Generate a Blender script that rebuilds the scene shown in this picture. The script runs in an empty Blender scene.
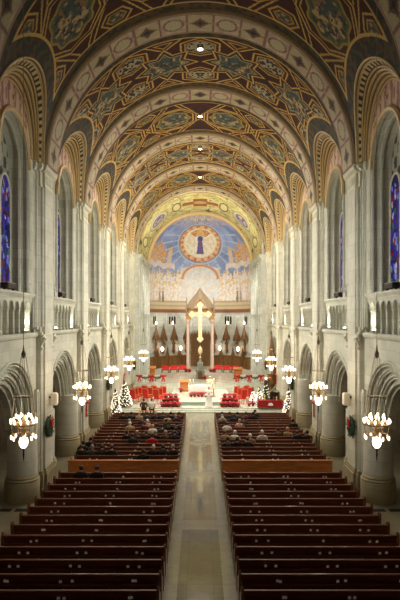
import bpy, bmesh, math, random
import numpy as np
from mathutils import Vector, Matrix
PI = math.pi
R_ = random.Random(7)
scene = bpy.context.scene
COL = scene.collection

# ------------------------------------------------------------------ measures
F = 560.0          # focal length in pixels of the 400x600 frame
EYE = 8.0
B = 8.36           # bay length
PC = [26.15 + B*(n-1) for n in range(0, 6)]     # pier centres 0..5 -> 17.79 ... 59.59
ZS = 14.9          # springing of the vault
RV = 6.99          # barrel radius
RA = 6.86          # transverse arch radius
RL = 3.05          # lunette radius
XW = 7.6           # wall plane
XC = 7.36          # clerestory wall plane
XP = 7.05          # pilaster face
APY, APR = 73.0, 6.7   # apse centre and radius

# ------------------------------------------------------------------ materials
def lin(c):
    return tuple(((v/255.0)/12.92 if v <= 10 else (((v/255.0)+0.055)/1.055)**2.4) for v in c)
def new_mat(name):
    m = bpy.data.materials.new(name); m.use_nodes = True
    nt = m.node_tree; b = nt.nodes['Principled BSDF']
    return m, nt, b
def N(nt, t, **kw):
    n = nt.nodes.new(t)
    for k, v in kw.items():
        if hasattr(n, k): setattr(n, k, v)
        else: n.inputs[k].default_value = v
    return n
def plain(name, c, rough=.6, metal=0.0, var=.18, scale=6.0, emit=0, emitc=None, bump=0):
    m, nt, b = new_mat(name)
    l = lin(c)
    tc = N(nt, 'ShaderNodeTexCoord')
    no = N(nt, 'ShaderNodeTexNoise'); no.inputs['Scale'].default_value = scale; no.inputs['Detail'].default_value = 3
    nt.links.new(tc.outputs['Object'], no.inputs['Vector'])
    mx = N(nt, 'ShaderNodeMixRGB'); mx.inputs[1].default_value = tuple(v*(1-var) for v in l)+(1,)
    mx.inputs[2].default_value = tuple(min(1, v*(1+var)) for v in l)+(1,)
    nt.links.new(no.outputs['Fac'], mx.inputs[0]); nt.links.new(mx.outputs[0], b.inputs['Base Color'])
    b.inputs['Roughness'].default_value = rough; b.inputs['Metallic'].default_value = metal
    if emit:
        b.inputs['Emission Color'].default_value = lin(emitc or c)+(1,); b.inputs['Emission Strength'].default_value = emit
    if bump:
        bp = N(nt, 'ShaderNodeBump'); bp.inputs['Strength'].default_value = bump; bp.inputs['Distance'].default_value = .02
        nt.links.new(no.outputs['Fac'], bp.inputs['Height']); nt.links.new(bp.outputs[0], b.inputs['Normal'])
    return m
def nosample(m):
    m.cycles.emission_sampling = 'NONE'; return m
def stone(name, c, c2, bw=1.1, bh=.42, mort=.012, mc=None, rough=.75):
    m, nt, b = new_mat(name)
    geo = N(nt, 'ShaderNodeNewGeometry'); sp = N(nt, 'ShaderNodeSeparateXYZ'); nt.links.new(geo.outputs['Position'], sp.inputs[0])
    ad = N(nt, 'ShaderNodeMath', operation='ADD'); nt.links.new(sp.outputs[0], ad.inputs[0]); nt.links.new(sp.outputs[1], ad.inputs[1])
    cb = N(nt, 'ShaderNodeCombineXYZ'); nt.links.new(ad.outputs[0], cb.inputs[0]); nt.links.new(sp.outputs[2], cb.inputs[1])
    br = N(nt, 'ShaderNodeTexBrick'); nt.links.new(cb.outputs[0], br.inputs['Vector'])
    br.inputs['Color1'].default_value = lin(c)+(1,); br.inputs['Color2'].default_value = lin(c2)+(1,)
    br.inputs['Mortar'].default_value = lin(mc or tuple(v*.88 for v in c))+(1,)
    br.inputs['Scale'].default_value = 1; br.inputs['Mortar Size'].default_value = mort
    br.inputs['Brick Width'].default_value = bw; br.inputs['Row Height'].default_value = bh
    no = N(nt, 'ShaderNodeTexNoise'); no.inputs['Scale'].default_value = 1.7; no.inputs['Detail'].default_value = 5
    nt.links.new(geo.outputs['Position'], no.inputs['Vector'])
    rp = N(nt, 'ShaderNodeMapRange'); rp.inputs['To Min'].default_value = .72; rp.inputs['To Max'].default_value = 1.16
    nt.links.new(no.outputs['Fac'], rp.inputs[0])
    mx = N(nt, 'ShaderNodeMixRGB', blend_type='MULTIPLY'); mx.inputs[0].default_value = 1
    nt.links.new(br.outputs['Color'], mx.inputs[1]); nt.links.new(rp.outputs[0], mx.inputs[2])
    nt.links.new(mx.outputs[0], b.inputs['Base Color']); b.inputs['Roughness'].default_value = rough
    bp = N(nt, 'ShaderNodeBump'); bp.inputs['Strength'].default_value = .25; bp.inputs['Distance'].default_value = .02
    nt.links.new(rp.outputs[0], bp.inputs['Height']); nt.links.new(bp.outputs[0], b.inputs['Normal'])
    return m
def vcol(name, rough=.7, spec=.3):
    m, nt, b = new_mat(name)
    a = N(nt, 'ShaderNodeAttribute'); a.attribute_name = 'Col'
    no = N(nt, 'ShaderNodeTexNoise'); no.inputs['Scale'].default_value = 9; no.inputs['Detail'].default_value = 4
    geo = N(nt, 'ShaderNodeNewGeometry'); nt.links.new(geo.outputs['Position'], no.inputs['Vector'])
    rp = N(nt, 'ShaderNodeMapRange'); rp.inputs['To Min'].default_value = .75; rp.inputs['To Max'].default_value = 1.2
    nt.links.new(no.outputs['Fac'], rp.inputs[0])
    mx = N(nt, 'ShaderNodeMixRGB', blend_type='MULTIPLY'); mx.inputs[0].default_value = 1
    nt.links.new(a.outputs['Color'], mx.inputs[1]); nt.links.new(rp.outputs[0], mx.inputs[2])
    nt.links.new(mx.outputs[0], b.inputs['Base Color']); b.inputs['Roughness'].default_value = rough
    b.inputs['Specular IOR Level'].default_value = spec
    return m
def wood(name, c, rough=.35, coat=.0, scale=2.2):
    m, nt, b = new_mat(name)
    l = lin(c)
    tc = N(nt, 'ShaderNodeTexCoord'); mp = N(nt, 'ShaderNodeMapping'); mp.inputs['Scale'].default_value = (.6, 6, 6)
    nt.links.new(tc.outputs['Object'], mp.inputs[0])
    no = N(nt, 'ShaderNodeTexNoise'); no.inputs['Scale'].default_value = scale; no.inputs['Detail'].default_value = 6; no.inputs['Distortion'].default_value = .6
    nt.links.new(mp.outputs[0], no.inputs['Vector'])
    cr = N(nt, 'ShaderNodeValToRGB'); cr.color_ramp.elements[0].position = .3; cr.color_ramp.elements[1].position = .75
    cr.color_ramp.elements[0].color = tuple(v*.6 for v in l)+(1,); cr.color_ramp.elements[1].color = tuple(v*1.35 for v in l)+(1,)
    nt.links.new(no.outputs['Fac'], cr.inputs[0]); nt.links.new(cr.outputs[0], b.inputs['Base Color'])
    b.inputs['Roughness'].default_value = rough; b.inputs['Coat Weight'].default_value = coat
    return m

M = {}
M['stone'] = stone('wall_stone', (206, 206, 190), (191, 191, 175))
M['stone_pl'] = stone('pier_stone', (216, 215, 200), (204, 203, 187), bw=1.3, bh=.6)
M['stone_base'] = stone('base_stone', (168, 156, 124), (156, 146, 116), bw=1.5, bh=.6)
M['stone_w'] = stone('apse_stone', (212, 215, 206), (198, 202, 193), bw=.8, bh=.4)
M['carved'] = plain('carved_stone', (214, 212, 192), .75, var=.22, scale=9, bump=.3)
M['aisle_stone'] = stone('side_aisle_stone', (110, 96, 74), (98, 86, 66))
M['vcol'] = vcol('painted_plaster', .75)
M['mosaic'] = vcol('mosaic_tesserae', .45, .4)
M['gold'] = plain('gilded_moulding', (196, 170, 118), .5, .1)
M['goldcross'] = plain('gold_leaf_glow', (255, 236, 190), .35, .2, var=.05, emit=.16, emitc=(255, 232, 180))  # faint glow put into the gilding so it reads as brightly lit
M['brass'] = plain('dark_brass', (150, 126, 88), .45, .4)
M['rod'] = plain('chandelier_rod', (116, 106, 86), .5, .3)
M['iron'] = plain('dark_iron', (48, 42, 36), .55, .5)
M['pew'] = wood('pew_wood', (112, 60, 36), .42, .06)
M['pewtop'] = wood('pew_rail_wood', (110, 60, 37), .5, .04)
M['pewend'] = wood('pew_end_wood', (124, 72, 44), .35, .1)
M['panelwood'] = wood('panel_wood', (196, 124, 66), .4, .1)
M['darkwood'] = wood('carved_oak', (118, 82, 42), .5)
M['white'] = plain('white_card_glow', (244, 238, 222), .6, var=.02, emit=.03)  # slight emission added so the white reads brighter than its lighting
M['cream'] = plain('cream_plastic', (226, 218, 196), .5, var=.05)
M['cloth_white'] = plain('white_linen', (244, 242, 236), .85, var=.04)
M['bulb'] = nosample(plain('lamp_glass_warm', (255, 240, 214), .3, emit=5, emitc=(255, 226, 190)))
M['globe'] = nosample(plain('globe_glass', (255, 244, 226), .3, emit=8, emitc=(255, 232, 204)))
M['bulb2'] = nosample(plain('uplight_glass', (255, 246, 226), .3, emit=14, emitc=(255, 238, 206)))
M['lantern'] = nosample(plain('lantern_glass', (255, 220, 190), .3, emit=9, emitc=(255, 214, 180)))
M['down'] = nosample(plain('downlight_lens', (255, 244, 220), .3, emit=14, emitc=(255, 236, 200)))
M['redcloth'] = plain('red_fabric', (200, 38, 34), .8, var=.12)
M['red'] = plain('poinsettia_red', (244, 96, 96), .6, var=.4, scale=14)
M['redrib'] = plain('red_ribbon', (190, 30, 32), .45, var=.1)
M['leaf'] = plain('leaf_green', (62, 104, 54), .6, var=.3, scale=12)
M['fir'] = plain('fir_green', (34, 66, 38), .7, var=.35, scale=15)
M['fir_w'] = plain('flocked_fir', (84, 80, 62), .8, var=.5, scale=15)
M['treelight'] = nosample(plain('tree_light', (255, 244, 226), .3, emit=1.3, emitc=(255, 238, 214)))
M['foil'] = plain('red_foil', (190, 60, 50), .35, .3)
M['bark'] = plain('bark', (80, 58, 38), .8)
M['marble_w'] = plain('white_marble', (224, 224, 214), .3, var=.07, scale=2)
M['marble_g'] = plain('green_grey_marble', (150, 172, 160), .3, var=.1, scale=3)
M['marble_r'] = plain('rose_marble', (198, 172, 154), .35, var=.14, scale=4)
M['bronze'] = plain('bronze_roof', (142, 124, 102), .5, .2)
M['gable'] = plain('gilded_oak_gable', (150, 112, 66), .5, .1)
M['dark'] = plain('dark_opening', (24, 20, 18), .9)
M['slit'] = plain('dark_glass', (40, 46, 50), .25)
M['skin'] = plain('skin', (200, 146, 116), .55, var=.06)
M['black'] = plain('black_plastic', (26, 26, 26), .5)
M['candle'] = plain('wax', (240, 232, 208), .5, var=.03)
M['flame'] = nosample(plain('flame', (255, 200, 120), .5, emit=12, emitc=(255, 200, 120)))
M['choirlight'] = nosample(plain('lit_choir_opening', (255, 252, 240), .6, emit=1.6, emitc=(255, 250, 232)))
M['garland'] = M['fir']

# stained glass
def glass_mat():
    m, nt, b = new_mat('stained_glass')
    geo = N(nt, 'ShaderNodeNewGeometry')
    mp = N(nt, 'ShaderNodeMapping'); mp.inputs['Scale'].default_value = (1, 3.6, 2.6); nt.links.new(geo.outputs['Position'], mp.inputs[0])
    vo = N(nt, 'ShaderNodeTexVoronoi'); vo.inputs['Scale'].default_value = 1.6; nt.links.new(mp.outputs[0], vo.inputs['Vector'])
    cr = N(nt, 'ShaderNodeValToRGB'); cr.color_ramp.interpolation = 'CONSTANT'
    cols = [(0, (18, 22, 92)), (.22, (40, 34, 140)), (.42, (24, 26, 80)), (.55, (110, 120, 200)), (.66, (120, 26, 40)), (.74, (60, 40, 150)), (.88, (40, 110, 90)), (.94, (170, 150, 160))]
    e = cr.color_ramp.elements
    e[0].position = 0; e[0].color = lin(cols[0][1])+(1,); e[1].position = cols[1][0]; e[1].color = lin(cols[1][1])+(1,)
    for p, c in cols[2:]:
        k = e.new(p); k.color = lin(c)+(1,)
    sp = N(nt, 'ShaderNodeSeparateColor'); nt.links.new(vo.outputs['Color'], sp.inputs[0]); nt.links.new(sp.outputs[0], cr.inputs[0])
    v2 = N(nt, 'ShaderNodeTexVoronoi'); v2.feature = 'DISTANCE_TO_EDGE'; v2.inputs['Scale'].default_value = 1.6; nt.links.new(mp.outputs[0], v2.inputs['Vector'])
    gt = N(nt, 'ShaderNodeMath', operation='GREATER_THAN'); gt.inputs[1].default_value = .04; nt.links.new(v2.outputs['Distance'], gt.inputs[0])
    mx = N(nt, 'ShaderNodeMixRGB', blend_type='MULTIPLY'); mx.inputs[0].default_value = 1
    nt.links.new(cr.outputs[0], mx.inputs[1]); nt.links.new(gt.outputs[0], mx.inputs[2])
    nt.links.new(mx.outputs[0], b.inputs['Base Color']); nt.links.new(mx.outputs[0], b.inputs['Emission Color'])
    b.inputs['Emission Strength'].default_value = .26; b.inputs['Roughness'].default_value = .25
    return nosample(m)
M['glass'] = glass_mat()

def floor_mat(name, c, c2, tile, rough, mort=.008, shift=0):
    m, nt, b = new_mat(name)
    geo = N(nt, 'ShaderNodeNewGeometry')
    br = N(nt, 'ShaderNodeTexBrick'); mpp = N(nt, 'ShaderNodeMapping'); mpp.inputs['Location'].default_value = (shift,0,0)
    nt.links.new(geo.outputs['Position'], mpp.inputs[0]); nt.links.new(mpp.outputs[0], br.inputs['Vector'])
    br.offset = 0; br.inputs['Scale'].default_value = 1; br.inputs['Brick Width'].default_value = tile; br.inputs['Row Height'].default_value = tile
    br.inputs['Mortar Size'].default_value = mort; br.inputs['Color1'].default_value = lin(c)+(1,); br.inputs['Color2'].default_value = lin(c2)+(1,)
    br.inputs['Mortar'].default_value = lin(tuple(v*.7 for v in c))+(1,)
    no = N(nt, 'ShaderNodeTexNoise'); no.inputs['Scale'].default_value = 2.5; no.inputs['Detail'].default_value = 6; no.inputs['Distortion'].default_value = 1.0
    nt.links.new(geo.outputs['Position'], no.inputs['Vector'])
    rp = N(nt, 'ShaderNodeMapRange'); rp.inputs['To Min'].default_value = .7; rp.inputs['To Max'].default_value = 1.2
    nt.links.new(no.outputs['Fac'], rp.inputs[0])
    mx = N(nt, 'ShaderNodeMixRGB', blend_type='MULTIPLY'); mx.inputs[0].default_value = 1
    nt.links.new(br.outputs['Color'], mx.inputs[1]); nt.links.new(rp.outputs[0], mx.inputs[2])
    nt.links.new(mx.outputs[0], b.inputs['Base Color'])
    b.inputs['Roughness'].default_value = rough
    return m
M['floor'] = floor_mat('terrazzo_floor', (140, 132, 108), (128, 122, 98), .9, .3)
M['aisle'] = floor_mat('aisle_marble', (146, 145, 124), (138, 136, 116), 1.2, .16, .004, .6)
M['aisle_dark'] = floor_mat('aisle_dark_marble', (122, 122, 104), (116, 116, 99), .8, .085, .004, .4)
M['aisle_light'] = floor_mat('aisle_pale_marble', (150, 148, 126), (142, 140, 119), .8, .15, .004, .4)
M['sanct'] = floor_mat('sanctuary_marble', (206, 208, 194), (192, 196, 182), .8, .25)

# ------------------------------------------------------------------ mesh builder
class MB:
    def __init__(s): s.v = []; s.f = []; s.m = []; s.cur = 0
    def add(s, vs, fs):
        o = len(s.v); s.v.extend([tuple(v) for v in vs])
        for f in fs: s.f.append([i+o for i in f]); s.m.append(s.cur)
        return s
    def mat(s, i): s.cur = i; return s
    def box(s, x0, x1, y0, y1, z0, z1):
        return s.add([(x0,y0,z0),(x1,y0,z0),(x1,y1,z0),(x0,y1,z0),(x0,y0,z1),(x1,y0,z1),(x1,y1,z1),(x0,y1,z1)],
              [(0,3,2,1),(4,5,6,7),(0,1,5,4),(1,2,6,5),(2,3,7,6),(3,0,4,7)])
    def cbox(s, c, d):
        return s.box(c[0]-d[0]/2, c[0]+d[0]/2, c[1]-d[1]/2, c[1]+d[1]/2, c[2]-d[2]/2, c[2]+d[2]/2)
    def bbox(s, x0, x1, y0, y1, z0, z1, b):
        """box with chamfered vertical and top edges"""
        pr = [(x0+b,y0),(x1-b,y0),(x1,y0+b),(x1,y1-b),(x1-b,y1),(x0+b,y1),(x0,y1-b),(x0,y0+b)]
        cx, cy = (x0+x1)/2, (y0+y1)/2
        def ins(p): return (p[0]+(b if p[0] < cx else -b)*.7, p[1]+(b if p[1] < cy else -b)*.7)
        vs = [(p[0],p[1],z0) for p in pr]+[(p[0],p[1],z1-b) for p in pr]+[(*ins(p),z1) for p in pr]
        fs = [tuple(range(7,-1,-1)), tuple(range(16,24))]
        for k in (0,8):
            for i in range(8): fs.append((k+i, k+(i+1)%8, k+8+(i+1)%8, k+8+i))
        return s.add(vs, fs)
    def lathe(s, prof, c=(0,0,0), n=16, a0=0, a1=2*PI, sx=1, sy=1):
        full = abs(a1-a0-2*PI) < 1e-6; k = n if full else n+1
        vs = []
        for r, z in prof:
            for i in range(k):
                a = a0+(a1-a0)*i/n
                vs.append((c[0]+r*sx*math.cos(a), c[1]+r*sy*math.sin(a), c[2]+z))
        fs = []
        for j in range(len(prof)-1):
            for i in range(n):
                i2 = (i+1) % k if full else i+1
                fs.append((j*k+i, j*k+i2, (j+1)*k+i2, (j+1)*k+i))
        if full:
            if prof[0][0] > 1e-4: fs.append(tuple(range(k-1,-1,-1)))
            if prof[-1][0] > 1e-4: fs.append(tuple((len(prof)-1)*k+i for i in range(k)))
        return s.add(vs, fs)
    def sphere(s, c, r, n=10, m=6, sc=(1,1,1)):
        prof = [(max(r*math.sin(PI*j/m), 1e-5)) for j in range(m+1)]
        vs = []
        for j in range(m+1):
            for i in range(n):
                a = 2*PI*i/n
                vs.append((c[0]+prof[j]*math.cos(a)*sc[0], c[1]+prof[j]*math.sin(a)*sc[1], c[2]-r*math.cos(PI*j/m)*sc[2]))
        fs = [(j*n+i, j*n+(i+1)%n, (j+1)*n+(i+1)%n, (j+1)*n+i) for j in range(m) for i in range(n)]
        return s.add(vs, fs)
    def tube(s, pts, r, n=6, closed=False):
        pts = [Vector(p) for p in pts]; k = len(pts)
        rs = r if isinstance(r, (list, tuple)) else [r]*k
        vs = []; up = Vector((0.13,0.21,.97)).normalized()
        for i, p in enumerate(pts):
            if closed: t = pts[(i+1)%k]-pts[i-1]
            else: t = pts[min(i+1,k-1)]-pts[max(i-1,0)]
            t = t.normalized() if t.length > 1e-9 else Vector((0,0,1))
            u = up if abs(t.dot(up)) < .98 else Vector((1,0,0))
            a = t.cross(u).normalized(); b = t.cross(a).normalized()
            for j in range(n):
                w = 2*PI*j/n
                vs.append(p+(a*math.cos(w)+b*math.sin(w))*rs[i])
        fs = []
        for i in range(k if closed else k-1):
            i2 = (i+1) % k
            for j in range(n): fs.append((i*n+j, i*n+(j+1)%n, i2*n+(j+1)%n, i2*n+j))
        if not closed:
            fs.append(tuple(range(n-1,-1,-1))); fs.append(tuple((k-1)*n+j for j in range(n)))
        return s.add(vs, fs)
    def prism(s, poly, axis, a, b):
        """polygon (p,q) extruded along axis 0=x (p=y,q=z) 1=y (p=x,q=z) 2=z (p=x,q=y)"""
        def P(p, t):
            return (t,p[0],p[1]) if axis == 0 else ((p[0],t,p[1]) if axis == 1 else (p[0],p[1],t))
        n = len(poly)
        vs = [P(p,a) for p in poly]+[P(p,b) for p in poly]
        fs = [tuple(range(n-1,-1,-1)), tuple(range(n,2*n))]+[(i,(i+1)%n,n+(i+1)%n,n+i) for i in range(n)]
        return s.add(vs, fs)
    def quad(s, a, b, c, d): return s.add([a,b,c,d], [(0,1,2,3)])
    def xform(s, mtx):
        s.v = [tuple(mtx @ Vector(v)) for v in s.v]; return s
    def build(s, name, mats, parent=None, smooth=False, loc=None):
        me = bpy.data.meshes.new(name); me.from_pydata(s.v, [], s.f)
        if not isinstance(mats, (list, tuple)): mats = [mats]
        for m in mats: me.materials.append(m)
        me.polygons.foreach_set('material_index', s.m)
        bm = bmesh.new(); bm.from_mesh(me); bmesh.ops.recalc_face_normals(bm, faces=bm.faces); bm.to_mesh(me); bm.free()
        if smooth:
            me.shade_smooth()
            try: me.set_sharp_from_angle(angle=math.radians(40))
            except Exception: pass
        o = bpy.data.objects.new(name, me); COL.objects.link(o)
        if parent is not None: o.parent = parent
        if loc is not None: o.location = loc
        return o

def thing(name, label, cat, loc=(0,0,0), rz=0, group=None):
    o = bpy.data.objects.new(name, None); COL.objects.link(o)
    o.empty_display_size = .1
    o.location = loc; o.rotation_euler = (0,0,rz); return tag(o, label, cat, group)
def tag(o, label, cat, group=None, kind=None):
    o['label'] = label; o['category'] = cat
    if group: o['group'] = group
    if kind: o['kind'] = kind
    return o
def struct(o, label=None):
    o['kind'] = 'structure'
    if label: o['label'] = label
    return o
def dup(root, loc, rz=None, label=None, group=None, scale=None):
    r = root.copy(); COL.objects.link(r); r.location = loc
    if rz is not None: r.rotation_euler = (0,0,rz)
    if label: r['label'] = label
    if group: r['group'] = group
    if scale: r.scale = (scale,)*3 if not isinstance(scale, tuple) else scale
    for ch in list(root.children):
        c = ch.copy(); COL.objects.link(c); c.parent = r
        for g in ch.children:
            d = g.copy(); COL.objects.link(d); d.parent = c
    return r
ORD = ['first','second','third','fourth','fifth','sixth','seventh','eighth','ninth','tenth','eleventh','twelfth','thirteenth',
       'fourteenth','fifteenth','sixteenth','seventeenth','eighteenth']
SIDE = {-1: 'left', 1: 'right'}

# coloured grid meshes (painted plaster, mosaic)
def grid_mesh(name, P, C, mat, parent=None, smooth=True, wrap=False):
    """P (n,m,3) positions, C (n,m,3) sRGB 0..255"""
    n, m = P.shape[:2]
    me = bpy.data.meshes.new(name)
    idx = np.arange(n*m).reshape(n, m)
    q = np.stack([idx[:-1,:-1], idx[1:,:-1], idx[1:,1:], idx[:-1,1:]], -1).reshape(-1,4)
    me.vertices.add(n*m); me.vertices.foreach_set('co', P.reshape(-1).astype(np.float32))
    me.loops.add(q.size); me.loops.foreach_set('vertex_index', q.reshape(-1).astype(np.int32))
    me.polygons.add(len(q)); me.polygons.foreach_set('loop_start', (np.arange(len(q))*4).astype(np.int32))
    try: me.polygons.foreach_set('loop_total', np.full(len(q), 4, np.int32))
    except Exception: pass
    me.update(calc_edges=True)
    c = np.clip(C, 0, 255)/255.0
    c = np.where(c <= .04045, c/12.92, ((c+.055)/1.055)**2.4)
    rgba = np.concatenate([c.reshape(-1,3), np.ones((n*m,1))], 1)
    at = me.color_attributes.new('Col', 'FLOAT_COLOR', 'POINT'); at.data.foreach_set('color', rgba.reshape(-1).astype(np.float32))
    me.materials.append(mat)
    if smooth: me.shade_smooth()
    me.validate()
    o = bpy.data.objects.new(name, me); COL.objects.link(o)
    if parent is not None: o.parent = parent
    return o
_rs = np.random.RandomState(3); _tab = _rs.rand(256, 256)
def noise(x, y):
    xi = np.floor(x).astype(int); yi = np.floor(y).astype(int); fx = x-xi; fy = y-yi
    fx = fx*fx*(3-2*fx); fy = fy*fy*(3-2*fy)
    g = lambda a, b: _tab[a % 256, b % 256]
    return (g(xi,yi)*(1-fx)+g(xi+1,yi)*fx)*(1-fy)+(g(xi,yi+1)*(1-fx)+g(xi+1,yi+1)*fx)*fy
def sdpoly(x, y, vs):
    vs = np.array(vs, float); n = len(vs)
    d = np.full(x.shape, 1e9); sg = np.ones(x.shape)
    for i in range(n):
        a = vs[i]; b = vs[i-1]
        ex, ey = b[0]-a[0], b[1]-a[1]; wx, wy = x-a[0], y-a[1]
        t = np.clip((wx*ex+wy*ey)/(ex*ex+ey*ey), 0, 1)
        d = np.minimum(d, (wx-ex*t)**2+(wy-ey*t)**2)
        c1 = y >= a[1]; c2 = y < b[1]; c3 = ex*wy > ey*wx
        sg = np.where((c1 & c2 & c3) | (~c1 & ~c2 & ~c3), -sg, sg)
    return sg*np.sqrt(d)
def sdseg(x, y, a, b):
    ex, ey = b[0]-a[0], b[1]-a[1]; wx, wy = x-a[0], y-a[1]
    t = np.clip((wx*ex+wy*ey)/(ex*ex+ey*ey), 0, 1)
    return np.sqrt((wx-ex*t)**2+(wy-ey*t)**2)
def put(C, mask, col):
    C[mask] = col
def ngon(cx, cy, rx, ry, n, ph=0):
    return [(cx+rx*math.cos(ph+2*PI*i/n), cy+ry*math.sin(ph+2*PI*i/n)) for i in range(n)]
def starpts(cx, cy, r0, r1, n, ph=0):
    return [(cx+(r0 if i%2==0 else r1)*math.cos(ph+PI*i/n), cy+(r0 if i%2==0 else r1)*math.sin(ph+PI*i/n)) for i in range(2*n)]

# ------------------------------------------------------------------ FLOOR
CAX = 1.08   # half-width of the centre aisle
mb = MB()
mb.quad((-14,-4,0),(-CAX,-4,0),(-CAX,47,0),(-14,47,0)); mb.quad((CAX,-4,0),(14,-4,0),(14,47,0),(CAX,47,0))
mb.quad((-14,47,0),(14,47,0),(14,82,0),(-14,82,0))
fl = struct(mb.build('floor', M['floor']))
mb = MB()
xs = [-CAX, -.95, -.80, .80, .95, CAX]
ysegs = [(-4,14.6),(14.9,21.4),(21.9,28.4),(28.9,35.6),(36.0,44.6)]
mb.mat(0).quad((-CAX,-4,0),(CAX,-4,0),(CAX,47,0),(-CAX,47,0))
for a, b in ysegs:
    mb.mat(2)
    mb.quad((-.85,a,.004),(.85,a,.004),(.85,b,.004),(-.85,b,.004))
    mb.mat(1); mb.quad((-.68,a+.25,.006),(.68,a+.25,.006),(.68,b-.25,.006),(-.68,b-.25,.006))
struct(mb.build('floor_aisle', [M['aisle'], M['aisle_dark'], M['aisle_light']]))

# sanctuary levels
mb = MB()
for k, (y0, z) in enumerate([(47.0,.12),(47.3,.24),(47.6,.35)]):
    mb.box(-7.0+.05*k, 7.0-.05*k, y0, 58, z-.13 if k else 0, z)
struct(mb.build('floor_sanctuary', M['sanct']))
mb = MB(); mb.mat(1).box(-2.7, 2.7, 48.9, 58, .35, .64); mb.mat(0).box(-2.75, 2.75, 48.85, 58, .64, .68)
struct(mb.build('floor_altar_platform', [M['sanct'], M['marble_g']]))
mb = MB(); mb.box(-6.9, 6.9, 57.4, 80, 0, .9); mb.box(-6.9, 6.9, 57.8, 80, .9, 1.05); mb.box(-6.9, 6.9, 58.2, 80, 1.05, 1.2)
struct(mb.build('floor_choir', [M['sanct']]))

# ------------------------------------------------------------------ WALLS
def arch_pts(yc, a, zs, n=20):
    return [(yc+a*math.cos(PI-PI*i/n), zs+a*math.sin(PI*i/n)) for i in range(n+1)]
def pointed(yc, a, zs, h, n=8):
    """pointed arch with rise h"""
    pts = []
    for i in range(n+1):
        t = i/n; pts.append((yc-a*math.cos(t*PI/2)**1.0*(1-.0*t), zs+h*math.sin(t*PI/2)**.85))
    return pts+[(2*yc-p[0], p[1]) for p in pts[-2::-1]]
def arch_wall(mb, x, y0, y1, z0, z1, pts, zb):
    """wall in plane x from y0..y1, z0..z1 with an opening whose head is pts and legs go down to zb"""
    ya, yb = pts[0][0], pts[-1][0]
    if ya > y0: mb.quad((x,y0,z0),(x,ya,z0),(x,ya,z1),(x,y0,z1))
    if yb < y1: mb.quad((x,yb,z0),(x,y1,z0),(x,y1,z1),(x,yb,z1))
    for p, q in zip(pts[:-1], pts[1:]):
        mb.quad((x,p[0],p[1]),(x,q[0],q[1]),(x,q[0],z1),(x,p[0],z1))
    if zb > z0: mb.quad((x,ya,z0),(x,yb,z0),(x,yb,zb),(x,ya,zb))
def arch_reveal(mb, xa, xb, pa, pb, zb):
    pa = [(pa[0][0],zb)]+pa+[(pa[-1][0],zb)]; pb = [(pb[0][0],zb)]+pb+[(pb[-1][0],zb)]
    for i in range(len(pa)-1):
        mb.quad((xa,)+pa[i], (xa,)+pa[i+1], (xb,)+pb[i+1], (xb,)+pb[i])
def arch_path(x, yc, a, zs, zb, n=20):
    p = arch_pts(yc, a, zs, n)
    return [(x,p[0][0],zb)]+[(x,)+q for q in p]+[(x,p[-1][0],zb)]
def arch_ring(mb, xa, xb, yc, a0, a1, zs, n=20):
    """flat ring face"""
    p0, p1 = arch_pts(yc,a0,zs,n), arch_pts(yc,a1,zs,n)
    for i in range(n): mb.quad((xa,)+p0[i], (xa,)+p0[i+1], (xb,)+p1[i+1], (xb,)+p1[i])

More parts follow.
